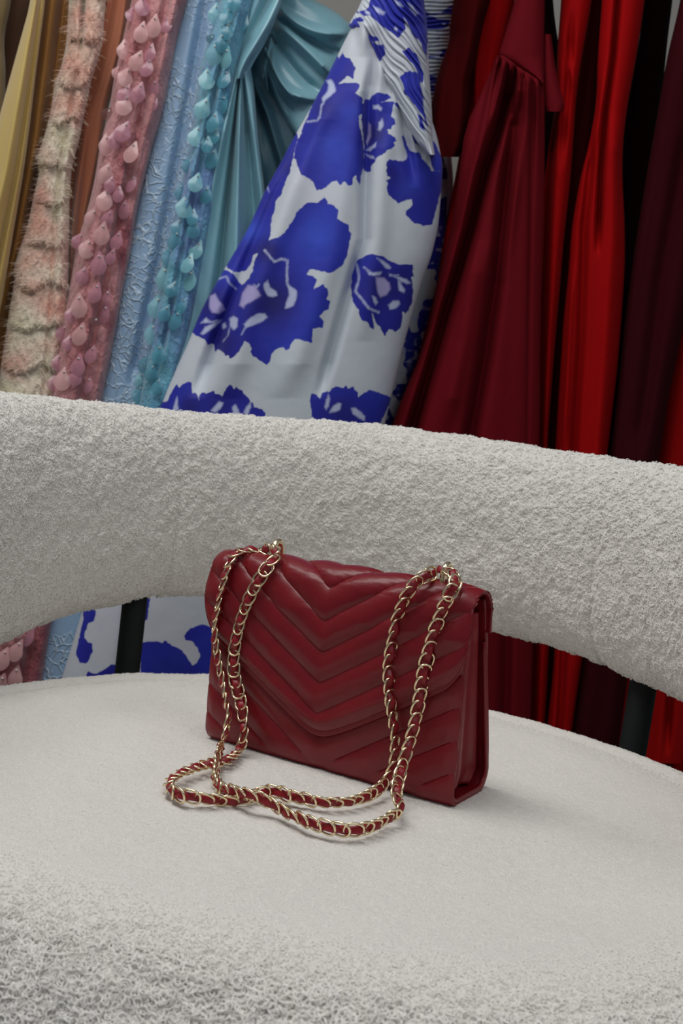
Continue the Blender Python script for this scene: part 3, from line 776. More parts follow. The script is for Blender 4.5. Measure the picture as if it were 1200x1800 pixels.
mm = N(mj, 'ShaderNodeMath', operation='MULTIPLY'); L(mj, mr.outputs[0], mm.inputs[0])
st5 = N(mj, 'ShaderNodeMapRange'); L(mj, n5.outputs['Fac'], st5.inputs[0]); st5.inputs[1].default_value = .38; st5.inputs[2].default_value = .52; L(mj, st5.outputs[0], mm.inputs[1])
bump(mj, mm.outputs[0], .0025, .8)
L(mj, ramp(mj, mm.outputs[0], [(0.0, (.30, .45, .64)), (.9, (.48, .62, .76))]), B(mj).inputs['Base Color'])
rj = [(TOP, 365, 450), (0, 318, 374), (80, 301, 356), (140, 286, 346), (200, 279, 338), (270, 258, 330), (360, 237, 318), (450, 218, 304), (570, 196, 276), (640, 182, 262), (705, 166, 250), (900, 118, 200), (1050, 80, 165), (1200, 50, 120), (1300, 25, 90)]
o, _ = garment('dress', [(a, b-8, c+26) for (a, b, c) in rj], 1.545, mj, depth=.05, folds=3, famp=.010, seed=33, ridges=[([(-330, 425), (0, 362), (200, 326), (450, 280), (700, 226)], 9, -.02)])
T(o, 'pale blue crinkled jacquard dress between pink and aqua paillette dresses')

# turquoise satin dress
tq = holder(330, 1.53, 'light turquoise satin dress with knotted drape and gathered waist')
rt = [(118, 413, 440), (150, 408, 446), (200, 398, 450), (280, 382, 458), (340, 372, 466), (400, 362, 470), (480, 350, 440), (560, 334, 410), (640, 312, 370), (700, 292, 340), (900, 230, 300), (1300, 120, 220)]
def tqx(U, V, s):
    # folds fanning out from the knot at (420,130)
    ang = np.degrees(np.arctan2(U-424, V-95)); r = np.hypot(U-424, V-95)
    d = np.zeros_like(U)
    for a0, w, h in ((-13, 3.0, .030), (-5.5, 1.2, -.035), (-1.5, 1.6, .022), (4.5, 2.4, -.040), (14, 6, .010), (24, 4, -.02), (34, 6, .012), (46, 5, -.02)):
        d -= h*np.exp(-((ang-a0)/w)**2)*np.clip((r-20)/120, 0, 1)
    return d*np.clip(4*s*(1-s)*3, 0, 1)
garment('skirt', [(a, b-10, c) for (a, b, c) in rt], 1.51, M['turq'], tq, depth=.03, extra=tqx, nu=240, nv=260)
M['tqlining'] = cloth('deep_teal_lining', (0.045, 0.12, 0.16), (0.03, 0.09, 0.125), .5, .4, .1)  # turquoise satin in shade, painted as a darker teal
garment('lining', [(60, 440, 500), (120, 425, 490), (160, 418, 530), (240, 420, 575), (300, 410, 560), (400, 400, 500), (560, 360, 430), (700, 310, 360), (1200, 160, 220)], 1.585, M['tqlining'], tq, depth=.02, folds=5, famp=.02, seed=35,  # added layer behind the skirt, its shade put into the colour
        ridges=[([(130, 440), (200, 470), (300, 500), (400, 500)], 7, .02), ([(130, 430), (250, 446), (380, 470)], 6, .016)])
def tqb(U, V, s):
    d = np.zeros_like(U)
    def rid(p0, p1, w, h, bend=0):
        nonlocal d
        p0 = np.array(p0, float); p1 = np.array(p1, float); t = p1-p0; Ln = np.hypot(*t); t /= Ln
        a = ((U-p0[0])*t[0]+(V-p0[1])*t[1])/Ln; q = (U-p0[0])*-t[1]+(V-p0[1])*t[0]-bend*4*a*(1-a)
        d = d-h*np.exp(-(q/w)**2)*np.clip(a*5+.6, 0, 1)*np.clip((1-a)*4+.4, 0, 1)
    rid((490, 14), (600, 60), 8, .020, 14); rid((492, 45), (580, 130), 9, .018, -2); rid((478, 100), (545, 175), 8, .020, 20)
    rid((495, 30), (600, 95), 7, -.010, 8); rid((484, 70), (560, 160), 8, -.012, 8)
    for k in range(7): rid((455+k*3, 60+k*3), (520-k*10, 180+k*8), 3, .008*(-1)**k, 6)
    return d*np.clip(4*s*(1-s)*3, 0, 1)
garment('bodice', [(TOP, 470, 560), (-60, 470, 530), (0, 470, 552), (14, 470, 580), (30, 468, 603), (46, 462, 618), (70, 455, 626), (90, 446, 624), (120, 440, 620), (150, 452, 610), (180, 474, 600), (210, 494, 575), (235, 512, 560)], 1.60, M['turq'], tq, depth=.05, extra=tqb, nu=220, nv=240, win=5)
def sash(U, V, s): return -.010*np.sin((s*2.6+V/90)*math.pi)*np.clip(4*s*(1-s)*3, 0, 1)
garment('sash', [(TOP, 500, 580), (-100, 465, 530), (0, 441, 496), (40, 432, 483), (80, 420, 464), (110, 411, 446), (130, 410, 436), (138, 412, 430)], 1.50, M['turq'], tq, depth=.03, back=.01, extra=sash, nu=80, nv=200)

# floral dress ------------------------------------------------------
def sdf(U, V, poly):
    P = np.array(poly, float); x = U.ravel(); y = V.ravel()
    out = np.full(x.shape, -12.0)
    sel = np.where((x > P[:, 0].min()-14) & (x < P[:, 0].max()+14) & (y > P[:, 1].min()-14) & (y < P[:, 1].max()+14))[0]
    if len(sel) == 0: return out.reshape(U.shape)
    xx, yy_ = x[sel], y[sel]; d = np.full(len(sel), 1e9); ins = np.zeros(len(sel), bool)
    for i in range(len(P)):
        a = P[i]; b = P[(i+1) % len(P)]; e = b-a; w0 = xx-a[0]; w1 = yy_-a[1]
        t = np.clip((w0*e[0]+w1*e[1])/(e@e+1e-9), 0, 1)
        d = np.minimum(d, (w0-e[0]*t)**2+(w1-e[1]*t)**2)
        c = ((a[1] > yy_) != (b[1] > yy_))
        with np.errstate(divide='ignore', invalid='ignore'):
            xi = (b[0]-a[0])*(yy_-a[1])/(b[1]-a[1]+1e-12)+a[0]
        ins ^= c & (xx < xi)
    d = np.sqrt(d); out[sel] = np.clip(np.where(ins, d, -d), -12, 12); return out.reshape(U.shape)
def stroke(U, V, pts, w):
    out = np.full(U.shape, -12.0)
    for a, b in zip(pts[:-1], pts[1:]):
        a = np.array(a, float); b = np.array(b, float); e = b-a; w0 = U-a[0]; w1 = V-a[1]
        t = np.clip((w0*e[0]+w1*e[1])/(e@e+1e-9), 0, 1)
        out = np.maximum(out, w/2-np.hypot(w0-e[0]*t, w1-e[1]*t))
    return np.clip(out, -12, 12)
BLUE = [
 [(585,98),(592,96),(596,102),(602,91),(606,100),(614,102),(620,112),(625,120),(622,128),(620,138),(610,134),(600,144),(595,147),(610,145),(628,145),(632,150),(628,160),(625,163),(636,172),(638,185),(637,200),(632,203),(630,212),(632,222),(638,250),(640,280),(637,300),(632,324),(628,318),(625,308),(621,312),(619,325),(612,326),(605,320),(597,325),(592,318),(583,320),(573,329),(556,336),(552,325),(545,314),(530,308),(524,295),(520,282),(516,278),(518,262),(524,245),(530,232),(537,213),(545,195),(552,175),(560,155),(568,135),(575,118),(580,105)],
 [(490,214),(505,219),(510,228),(520,232),(524,240),(518,262),(514,282),(510,300),(500,325),(492,345),(485,352),(484,366),(478,380),(475,400),(476,412),(472,423),(460,440),(446,448),(440,465),(434,475),(420,479),(410,478),(402,473),(396,465),(392,460),(385,455),(360,462),(350,440),(390,380),(430,310),(470,240)],
 [(476,421),(490,417),(505,403),(515,385),(525,368),(540,357),(558,356),(566,350),(570,346),(575,352),(576,358),(588,362),(594,370),(592,385),(605,392),(612,395),(614,405),(618,412),(615,422),(612,435),(611,448),(606,458),(600,468),(590,476),(580,480),(565,477),(550,474),(543,473),(540,482),(550,486),(557,492),(553,502),(552,508),(560,504),(568,500),(575,508),(577,520),(574,526),(580,530),(578,545),(570,546),(562,556),(568,565),(568,577),(558,576),(550,578),(549,592),(548,602),(538,601),(528,597),(518,596),(510,605),(508,613),(503,616),(496,610),(485,615),(478,620),(475,635),(468,642),(460,637),(452,630),(445,626),(440,618),(442,612),(436,602),(430,600),(424,608),(420,618),(410,628),(404,630),(401,624),(396,625),(390,617),(382,614),(378,620),(376,605),(372,604),(365,607),(358,595),(350,592),(342,588),(335,583),(335,573),(342,555),(350,535),(358,515),(366,500),(375,478),(390,473),(405,478),(414,486),(421,497),(425,502),(430,498),(437,490),(443,478),(447,460),(452,448),(460,435),(466,426)],
 [(628,458),(635,453),(645,448),(655,447),(672,450),(682,457),(690,461),(700,465),(712,465),(725,466),(727,472),(725,478),(727,485),(722,487),(725,495),(726,510),(724,530),(718,545),(712,552),(707,548),(706,560),(704,575),(700,580),(694,583),(690,580),(684,580),(680,585),(676,591),(672,585),(668,575),(660,568),(656,555),(654,550),(655,560),(657,575),(656,580),(650,575),(645,565),(637,563),(633,555),(630,545),(622,535),(618,520),(617,500),(619,480),(624,465)],
 [(648,175),(655,168),(662,163),(672,163),(682,167),(687,172),(680,176),(670,180),(685,178),(693,180),(690,190),(686,205),(692,208),(696,218),(690,222),(688,228),(680,228),(683,235),(692,240),(697,248),(692,250),(693,256),(687,262),(680,264),(676,270),(668,273),(662,278),(658,285),(652,293),(651,300),(645,303),(639,300),(638,285),(640,260),(638,235),(635,210),(636,185),(642,175)],
 [(679,300),(680,285),(684,279),(695,282),(708,283),(714,280),(715,270),(710,255),(706,240),(709,237),(714,250),(718,262),(728,268),(738,268),(742,280),(752,290),(758,300),(766,300),(790,300),(775,335),(760,395),(742,397),(735,393),(728,392),(720,385),(712,378),(713,370),(720,365),(725,360),(724,349),(715,352),(705,355),(700,357),(692,350),(683,343),(680,330),(682,322),(678,318),(687,314),(680,308)],
 [(722,228),(728,232),(738,240),(748,240),(760,245),(790,300),(762,300),(755,275),(745,262),(735,253),(728,252),(724,240)],
 [(692,180),(706,180),(710,195),(715,210),(722,228),(712,215),(705,198),(695,185)],
 [(276,709),(285,706),(290,707),(295,705),(297,698),(302,688),(308,678),(311,675),(314,682),(322,675),(330,670),(336,672),(336,680),(338,692),(343,690),(347,695),(350,705),(350,695),(355,690),(362,692),(370,688),(375,687),(378,692),(385,693),(390,697),(393,692),(397,682),(403,676),(408,678),(411,684),(415,680),(419,684),(425,687),(430,694),(438,700),(440,708),(445,707),(447,715),(453,716),(460,720),(467,725),(460,760),(380,800),(260,780)],
 [(545,700),(548,692),(556,693),(562,700),(566,690),(574,688),(577,690),(583,682),(590,680),(598,681),(603,683),(607,678),(612,683),(620,680),(628,690),(629,700),(640,690),(650,686),(660,688),(665,690),(690,700),(660,760),(600,790),(550,760)],
 [(145,1050),(160,1052),(183,1045),(180,1068),(172,1070),(165,1064),(168,1075),(165,1092),(155,1095),(150,1110),(148,1120),(155,1130),(162,1132),(163,1145),(155,1165),(140,1165),(133,1150),(138,1125),(146,1090)],
 [(137,1200),(148,1195),(155,1180),(165,1185),(172,1183),(185,1175),(195,1167),(204,1168),(207,1195),(200,1240),(130,1240)],
 [(245,1130),(262,1128),(275,1127),(285,1130),(290,1125),(300,1133),(315,1140),(325,1150),(332,1160),(338,1170),(345,1165),(352,1155),(348,1140),(338,1128),(326,1125),(322,1118),(330,1108),(345,1100),(355,1097),(370,1102),(385,1120),(400,1160),(390,1230),(250,1240)],
 [(248,1040),(266,1040),(262,1065),(258,1090),(250,1090)],
]
LIGHT = [
 [(573,141),(582,139),(588,148),(590,160),(582,168),(573,175),(567,182),(565,172),(574,162),(577,150)],
 [(466,318),(470,325),(473,338),(469,330)],
 [(505,500),(515,505),(522,512),(521,525),(516,538),(500,543),(503,530),(508,518)],
 [(463,500),(470,492),(475,505),(485,512),(488,520),(478,522),(470,520),(464,510)],
 [(428,570),(440,558),(455,550),(466,551),(470,558),(460,566),(445,572),(432,577)],
 [(403,560),(410,555),(418,560),(417,575),(411,580),(404,575)],
 [(352,568),(362,558),(370,565),(385,562),(378,567),(360,568)], [(352,587),(360,574),(375,568),(390,562),(376,576),(358,588)], [(390,570),(396,567),(398,574),(392,579)],
 [(661,453),(672,457),(680,463),(688,470),(684,474),(676,470),(668,460)], [(643,474),(655,479),(671,477),(668,483),(658,485),(648,484)],
 [(682,480),(700,486),(715,491),(723,498),(715,500),(706,495),(695,488)], [(700,490),(706,500),(712,510),(710,515),(701,511),(699,500)],
 [(682,536),(690,529),(700,528),(704,534),(696,542),(685,545)], [(654,520),(660,522),(664,532),(660,537),(656,530)],
 [(655,185),(665,184),(672,190),(669,196),(664,192),(655,192)], [(665,215),(672,208),(674,220),(668,230),(664,228)], [(642,264),(655,255),(661,250),(660,258),(650,266)], [(640,270),(655,274),(660,280),(650,278)],
 [(303,722),(311,695),(314,722)], [(370,722),(385,705),(393,708),(388,718),(378,726)], [(407,715),(414,710),(420,722),(422,730),(410,727)], [(427,728),(432,715),(440,707),(441,716),(436,729)],
 [(572,705),(577,692),(580,702),(578,712),(573,722),(570,715)], [(578,726),(585,713),(594,708),(600,709),(598,720),(590,724)], [(617,718),(624,716),(634,724),(642,732),(640,740),(630,735),(620,728)],
]
STROKES = [([(465,440),(475,452),(482,460),(495,455),(505,458),(504,480),(505,500),(512,512)], 4), ([(573,172),(565,186),(562,205),(558,212),(540,214)], 3.2), ([(365,505),(375,492),(398,486),(403,498),(415,508)], 3),
 ([(627,465),(631,490),(624,512),(635,525),(648,542),(665,549)], 4), ([(640,470),(648,476)], 3), ([(685,484),(700,484)], 2.4), ([(455,500),(452,505),(446,500)], 2), ([(350,545),(356,530)], 4), ([(430,577),(424,588)], 2), ([(403,578),(400,590),(392,600)], 1.6)]
LILAC = [[(420,537),(425,515),(435,500),(448,502),(455,512),(459,520),(447,528),(432,536),(428,543)], [(368,520),(378,515),(385,528),(392,535),(396,545),(385,552),(372,550),(367,540)],
 [(660,486),(675,488),(685,497),(687,508),(680,518),(668,524),(663,515),(661,500)], [(648,215),(652,220),(652,240),(645,255),(643,250),(647,235)]]
def floral_attrs(U, V):
    wob = vn(U/5, V/5, 51)*3.0+vn(U/2.6, V/2.6, 52)*1.2
    b = np.full(U.shape, -12.0)
    for p in BLUE: b = np.maximum(b, sdf(U, V, p))
    li = np.full(U.shape, -12.0)
    for p in LIGHT: li = np.maximum(li, sdf(U, V, p))
    for p, w in STROKES: li = np.maximum(li, stroke(U, V, p, w))
    la = np.full(U.shape, -12.0)
    for p in LILAC: la = np.maximum(la, sdf(U, V, p))
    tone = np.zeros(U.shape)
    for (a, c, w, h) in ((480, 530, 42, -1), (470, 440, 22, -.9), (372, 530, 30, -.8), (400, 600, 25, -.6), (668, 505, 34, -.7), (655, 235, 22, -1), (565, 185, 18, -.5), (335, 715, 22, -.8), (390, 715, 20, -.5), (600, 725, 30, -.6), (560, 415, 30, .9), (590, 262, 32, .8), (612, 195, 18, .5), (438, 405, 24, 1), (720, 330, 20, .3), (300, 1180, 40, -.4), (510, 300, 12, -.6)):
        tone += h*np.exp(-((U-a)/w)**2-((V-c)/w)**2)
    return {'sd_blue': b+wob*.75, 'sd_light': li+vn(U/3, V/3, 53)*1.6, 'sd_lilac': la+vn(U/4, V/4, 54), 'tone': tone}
def floral_mat(name, generic=False):
    m = nmat(name, (.7, .7, .75), .6, .3, sheen=.1)
    def edge(nm, lo, hi):
        a = N(m, 'ShaderNodeAttribute', attribute_name=nm); r = N(m, 'ShaderNodeMapRange'); L(m, a.outputs['Fac'], r.inputs[0]); r.inputs[1].default_value = lo; r.inputs[2].default_value = hi; return r.outputs[0]
    def mix(f, a, b):
        x = N(m, 'ShaderNodeMix', data_type='RGBA'); L(m, f, x.inputs[0])
        for i, c in ((6, a), (7, b)):
            if isinstance(c, tuple): x.inputs[i].default_value = (*c, 1)
            else: L(m, c, x.inputs[i])
        return x.outputs[2]
    nb = N(m, 'ShaderNodeTexNoise', Scale=9.0, Detail=4.0, Distortion=.4); L(m, coords(m), nb.inputs['Vector'])
    blue = ramp(m, nb.outputs['Fac'], [(.3, (.014, .014, .26)), (.5, (.017, .022, .36)), (.7, (.022, .040, .45))])
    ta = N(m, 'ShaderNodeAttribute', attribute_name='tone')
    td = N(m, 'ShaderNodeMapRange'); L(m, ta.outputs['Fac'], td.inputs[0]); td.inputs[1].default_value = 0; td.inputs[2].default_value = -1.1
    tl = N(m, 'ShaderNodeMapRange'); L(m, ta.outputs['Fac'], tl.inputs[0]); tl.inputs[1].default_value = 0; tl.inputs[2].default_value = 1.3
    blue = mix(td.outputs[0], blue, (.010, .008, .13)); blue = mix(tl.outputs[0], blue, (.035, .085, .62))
    nw = N(m, 'ShaderNodeTexNoise', Scale=5.0, Detail=1.0); L(m, coords(m), nw.inputs['Vector'])
    wht = ramp(m, nw.outputs['Fac'], [(.35, (.60, .62, .70)), (.7, (.56, .62, .67))])
    c = mix(edge('sd_blue', -.8, .8), wht, blue)
    c = mix(edge('sd_lilac', -1.5, 3), c, (.40, .36, .66)); c = mix(edge('sd_light', -1.6, 2.4), c, (.48, .53, .76))
    L(m, c, B(m).inputs['Base Color'])
    n2 = N(m, 'ShaderNodeTexNoise', Scale=900.0, Detail=2.0); L(m, coords(m), n2.inputs['Vector'])
    n3 = N(m, 'ShaderNodeTexNoise', Scale=14.0, Detail=3.0); L(m, coords(m), n3.inputs['Vector'])
    p = bump(m, n2.outputs['Fac'], .0003, .4); bump(m, n3.outputs['Fac'], .006, .4, p)
    return m
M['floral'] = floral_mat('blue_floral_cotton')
fl = holder(330, 1.43, 'white dress printed with large cobalt blue flowers, pleated at the waist')
rf = [(38, 622, 652), (52, 616, 672), (75, 604, 700), (130, 577, 735), (190, 546, 752), (240, 517, 768), (290, 491, 778), (330, 468, 776), (400, 437, 770), (450, 408, 758), (490, 384, 743), (540, 356, 728), (600, 331, 711), (650, 309, 699), (712, 281, 684), (900, 215, 640), (1050, 152, 600), (1200, 106, 560), (1320, 70, 540)]
def seam_v(U): return np.interp(U, [612, 632, 650, 668, 700, 730, 757, 775], [38, 44, 62, 108, 170, 225, 262, 262])
def flx(U, V, s):
    # gathers just under the waist seam
    q = np.clip((V-seam_v(U))/90, 0, 1)
    g = .004*np.sin(U/5.2+V/60)*np.exp(-((q-.15)/.3)**2)
    return g
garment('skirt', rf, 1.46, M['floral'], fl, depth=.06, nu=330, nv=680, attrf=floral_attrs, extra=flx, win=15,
        ridges=[([(190, 556), (260, 520), (350, 478), (450, 436), (560, 395), (700, 345)], 14, -.026), ([(150, 592), (240, 540), (350, 505), (450, 470), (560, 430), (700, 400)], 26, .012), ([(90, 662), (170, 648), (300, 643), (420, 640), (560, 600), (700, 560)], 9, -.018),
                ([(100, 640), (300, 612), (450, 585), (700, 500)], 26, .010), ([(190, 702), (260, 716), (330, 728)], 9, -.014), ([(200, 690), (280, 676), (420, 665), (600, 640)], 18, .008), ([(900, 250), (1320, 200)], 12, -.014)])
BOD = [
 [(612,45),(622,32),(635,31),(640,35),(635,42),(632,50),(640,55),(650,60),(662,65),(665,72),(655,72),(660,78),(672,80),(676,90),(674,100),(668,110),(660,105),(658,108),(650,95),(642,80),(640,65),(630,55),(618,50)],
 [(625,20),(645,18),(650,0),(640,-40),(700,-60),(750,-40),(752,60),(750,105),(740,80),(733,68),(722,58),(715,40),(708,28),(712,40),(712,50),(705,62),(698,65),(685,55),(670,45),(658,35),(650,25),(640,28)],
 [(707,90),(718,85),(730,95),(738,110),(745,130),(742,145),(735,135),(728,115),(715,100)],
 [(702,135),(710,128),(718,125),(730,128),(738,140),(742,160),(745,190),(752,225),(740,200),(730,185),(720,175),(710,165),(709,150)],
 [(730,195),(742,205),(750,240),(738,222)], [(600,-80),(700,-120),(740,-100),(700,-60),(640,-60)], [(700,-250),(760,-260),(740,-160),(690,-170)]]
BODL = [[(690,-2),(703,3),(711,12),(705,14),(696,8)], [(655,10),(668,14),(678,22),(672,28),(660,20)], [(716,4),(726,10),(736,24),(730,28),(720,16)], [(640,18),(650,20),(652,26),(642,25)], [(694,44),(700,50),(698,56),(692,52)]]
def bod_attrs(U, V):
    b = np.full(U.shape, -12.0); wob = vn((U*.85-V*.52)/2.5, (U*.52+V*.85)/14, 61)*4
    for p in BOD: b = np.maximum(b, sdf(U, V, p))
    li = np.full(U.shape, -12.0)
    for p in BODL: li = np.maximum(li, sdf(U, V, p))
    return {'sd_blue': b+wob, 'sd_light': li+wob*.6-.5, 'sd_lilac': li-2}
def bodx(U, V, s):
    q = U*.83-V*.55+vn(U/40, V/40, 71)*14+.0006*(U-700)*(V-100)
    return (.0016*np.sin(q*2*math.pi/8.5)+.0009*np.sin(q*2*math.pi/4.9+1))*np.clip(4*s*(1-s)*4, 0, 1)
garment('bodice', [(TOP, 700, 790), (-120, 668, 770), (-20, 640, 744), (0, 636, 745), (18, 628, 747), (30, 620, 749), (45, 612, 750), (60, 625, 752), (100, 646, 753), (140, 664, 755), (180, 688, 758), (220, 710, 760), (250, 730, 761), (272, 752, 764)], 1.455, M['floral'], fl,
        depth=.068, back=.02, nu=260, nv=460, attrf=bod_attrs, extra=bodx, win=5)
# second floral dress behind
def f2_attrs(U, V):
    n_ = vn(U/26, V/12, 81)+.5*vn(U/11, V/7, 82)
    top = V < 250
    q = np.where(top, vn(U/40, V/9, 83)+.35*vn(U/14, V/4, 84)+.04, vn(U/26, V/30, 85)+.4*vn(U/9, V/10, 86)+.07)
    return {'sd_blue': q*24, 'sd_light': vn(U/10, V/6, 87)*20-6, 'sd_lilac': vn(U/18, V/8, 88)*20-8}
f2 = holder(560, 1.60, 'second blue and white floral dress, ruched, mostly hidden right behind the large one')
garment('skirt', [(255, 700, 772), (300, 700, 788), (400, 690, 784), (500, 680, 768), (560, 660, 756), (640, 640, 735), (700, 630, 708), (745, 610, 692), (1000, 500, 620), (1320, 400, 560)], 1.60, M['floral'], f2, depth=.03, folds=5, seed=44, attrf=f2_attrs, nu=160, nv=400)
garment('bodice', [(TOP, 740, 840), (-20, 720, 812), (0, 720, 806), (60, 722, 792), (100, 722, 786), (140, 722, 770), (230, 722, 760), (262, 722, 768)], 1.61, M['floral'], f2, depth=.03, attrf=f2_attrs, nu=140, nv=360, win=5,
        extra=lambda U, V, s: -.002*np.sin(V*2*math.pi/7+vn(U/30, V/20, 90)*5)*np.clip(4*s*(1-s)*3, 0, 1))
o, _ = garment('dress', [(255, 775, 790), (290, 772, 795), (330, 770, 797), (370, 765, 794), (450, 755, 782), (700, 700, 730), (1300, 560, 620)], 1.68, M['white'], nu=40, depth=.01, back=.01)
T(o, 'sliver of white dress behind the second floral dress', 'dress')

# red group
rs = holder(700, 1.56, 'red dress with short wide dark sleeve, right of the floral bodice')
garment('skirt', [(TOP, 830, 950), (0, 815, 905), (100, 806, 886), (200, 812, 868), (240, 812, 866), (300, 802, 880), (400, 782, 900), (500, 768, 920), (620, 734, 930), (745, 690, 930), (1000, 640, 860), (1320, 560, 800)], 1.60, M['crimson'], rs, depth=.05, folds=3, famp=.012, seed=51,
        ridges=[([(0, 838), (120, 822), (240, 824)], 8, -.03)])
garment('sleeve', [(TOP, 860, 880), (-100, 815, 870), (0, 797, 862), (40, 791, 850), (75, 789, 842), (110, 776, 836), (150, 765, 826), (200, 755, 824), (240, 751, 818), (268, 752, 812), (276, 756, 806)], 1.545, M['darkred'], rs, depth=.045, back=.015,
        ridges=[([(0, 812), (120, 796), (276, 792)], 16, -.012)], folds=2, seed=52, nu=90, nv=200, win=7)
bg = holder(740, 1.47, 'burgundy cotton dress with gathers below a plain yoke')
garment('yoke', [(TOP, 965, 985), (-150, 940, 975), (0, 905, 957), (50, 890, 956), (96, 876, 956), (104, 882, 956), (120, 908, 956), (140, 944, 956), (146, 950, 956)], 1.50, M['burg'], bg, depth=.028, back=.02, nu=80, nv=200, win=3)
def gath(U, V, s):
    sv = np.interp(U, [870, 905, 945, 957], [98, 112, 138, 142]); q = np.clip((V-sv)/260, 0, 1)
    ph_ = (U-870+(V-100)*.22)/(14+.045*(V-100))
    return -.012*np.sin(ph_*2*math.pi)*np.exp(-q*3.2)*np.clip((V-sv)/14, 0, 1)*np.clip(4*s*(1-s)*3, 0, 1)
garment('skirt', [(97, 873, 884), (102, 871, 893), (115, 867, 912), (128, 862, 932), (140, 855, 956), (170, 842, 957), (210, 824, 957), (245, 814, 957), (330, 803, 957), (400, 793, 956), (460, 777, 954), (520, 765, 951), (580, 753, 950), (640, 733, 949), (700, 706, 949), (760, 684, 948), (1000, 640, 940), (1150, 610, 936), (1330, 580, 930)],
        1.50, M['burg'], bg, depth=.04, nu=280, nv=420, win=5, extra=gath,
        ridges=[([(110, 905), (200, 884), (300, 852), (400, 828), (470, 808), (560, 780), (640, 758), (760, 724), (1330, 640)], 11, -.062), ([(110, 888), (220, 858), (300, 834), (470, 792), (560, 765), (760, 706)], 12, .010),
                ([(160, 916), (240, 902), (330, 890), (440, 880), (560, 862), (640, 850), (760, 828), (1330, 760)], 12, -.038), ([(120, 926), (220, 916), (330, 905), (500, 880)], 10, .012), ([(140, 940), (240, 935), (400, 932), (950, 925)], 4, -.006),
                ([(220, 898), (245, 894), (290, 885)], 7, .012), ([(420, 845), (600, 815), (760, 780)], 18, .012), ([(800, 900), (1330, 885)], 10, -.02)])
garment('sleeve', [(60, 955, 968), (120, 953, 976), (160, 953, 985), (185, 954, 992), (196, 958, 989)], 1.515, M['burg'], bg, depth=.02, back=.012, nu=50, nv=60, win=3)
o, _ = garment('dress', [(TOP, 1000, 1070), (0, 986, 1040), (100, 978, 1022), (170, 978, 1012), (250, 965, 1007), (330, 955, 1001), (430, 948, 990), (520, 944, 983), (600, 940, 976), (700, 938, 968), (780, 936, 962), (1000, 930, 965), (1120, 925, 966), (1330, 915, 955)], 1.56, M['crimson'], folds=2, famp=.01, seed=61, depth=.04,
               ridges=[([(20, 1005), (130, 1000), (300, 985)], 7, -.016), ([(60, 990), (140, 1006), (190, 1010)], 5, .01), ([(200, 970), (330, 960), (600, 948), (1330, 930)], 12, -.03)])
T(o, 'medium red dress directly right of the burgundy one')
o, _ = garment('dress', [(TOP, 1035, 1085), (0, 1030, 1062), (150, 1006, 1052), (300, 990, 1036), (500, 965, 1010), (700, 950, 996), (1000, 930, 985), (1330, 910, 965)], 1.66, M['darkred'], folds=2, seed=63)  # shaded red folds, the shade put into the dark red colour
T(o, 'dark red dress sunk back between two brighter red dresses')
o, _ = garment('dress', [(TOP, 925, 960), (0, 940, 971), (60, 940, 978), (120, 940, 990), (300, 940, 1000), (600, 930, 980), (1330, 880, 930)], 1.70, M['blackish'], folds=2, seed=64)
T(o, 'nearly black dress showing as a dark gap behind the burgundy sleeve')
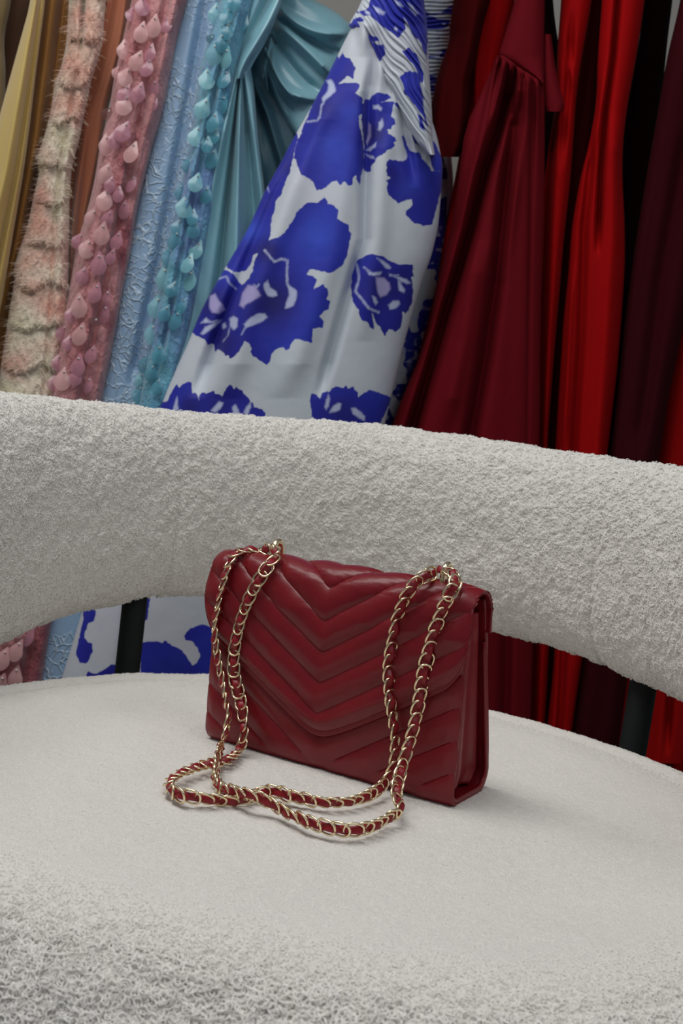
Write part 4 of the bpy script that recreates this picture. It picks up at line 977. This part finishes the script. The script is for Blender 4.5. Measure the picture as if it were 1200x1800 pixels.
o, _ = garment('dress', [(TOP, 1070, 1160), (0, 1058, 1133), (100, 1050, 1118), (180, 1048, 1103), (250, 1036, 1094), (310, 1020, 1093), (400, 1004, 1098), (470, 1000, 1098), (560, 990, 1092), (640, 985, 1086), (700, 981, 1079), (795, 975, 1068), (1000, 975, 1045), (1130, 975, 1030), (1200, 970, 1018), (1330, 955, 1000)], 1.545, M['crimson'], depth=.04, nu=160,
               ridges=[([(-330, 1110), (0, 1086), (100, 1078), (200, 1064), (300, 1056), (450, 1050)], 5, -.030), ([(120, 1062), (200, 1052), (300, 1034)], 7, .010), ([(230, 1044), (400, 1026), (600, 1020), (795, 1008), (1330, 980)], 7, -.020), ([(200, 1080), (400, 1078), (795, 1052), (1330, 1005)], 15, .012), ([(450, 1006), (795, 990)], 6, .010)], folds=2, famp=.006, seed=65)
T(o, 'bright red dress with a deep lengthwise fold, narrowest at the waist')
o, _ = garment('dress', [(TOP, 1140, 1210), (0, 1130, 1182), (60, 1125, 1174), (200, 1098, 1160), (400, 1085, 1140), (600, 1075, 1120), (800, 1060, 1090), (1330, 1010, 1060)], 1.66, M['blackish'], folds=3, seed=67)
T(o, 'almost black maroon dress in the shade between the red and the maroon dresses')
o, _ = garment('dress', [(TOP, 1240, 1330), (0, 1196, 1290), (100, 1172, 1270), (200, 1155, 1262), (330, 1132, 1250), (450, 1113, 1225), (560, 1098, 1204), (680, 1086, 1178), (810, 1070, 1157), (1000, 1048, 1130), (1150, 1022, 1108), (1330, 998, 1085)], 1.545, M['maroon'], depth=.04, folds=3, famp=.012, seed=69,
               ridges=[([(200, 1215), (500, 1160), (810, 1115)], 14, -.012)])
T(o, 'dark maroon dress at the right edge, widening downwards')
o, _ = garment('dress', [(300, 1230, 1330), (480, 1204, 1320), (600, 1188, 1315), (700, 1168, 1300), (810, 1150, 1290), (1000, 1120, 1250), (1200, 1090, 1225), (1330, 1070, 1200), (1342, 1068, 1198)], 1.64, M['scarlet'], folds=4, famp=.010, seed=71, ridges=[([(800, 1210), (1000, 1190), (1330, 1170)], 6, -.03)])
T(o, 'scarlet dress in the lower right corner, behind the maroon one')
o, _ = garment('dress', [(500, 1290, 1400), (800, 1240, 1380), (1000, 1215, 1350), (1200, 1186, 1320), (1300, 1178, 1300), (1440, 1168, 1290)], 1.70, M['crimson'], folds=4, seed=75)
T(o, 'longer crimson dress at the right edge below the armrest, behind the scarlet one')
o, _ = garment('dress', [(500, 1180, 1290), (1000, 1110, 1260), (1200, 1085, 1250), (1300, 1070, 1240), (1440, 1050, 1230)], 1.76, M['darkred'], folds=4, seed=76)  # added dark cloth that keeps the lit floor from showing
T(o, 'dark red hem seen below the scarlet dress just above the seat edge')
print('links', nlinks, 'objects', len(bpy.data.objects))
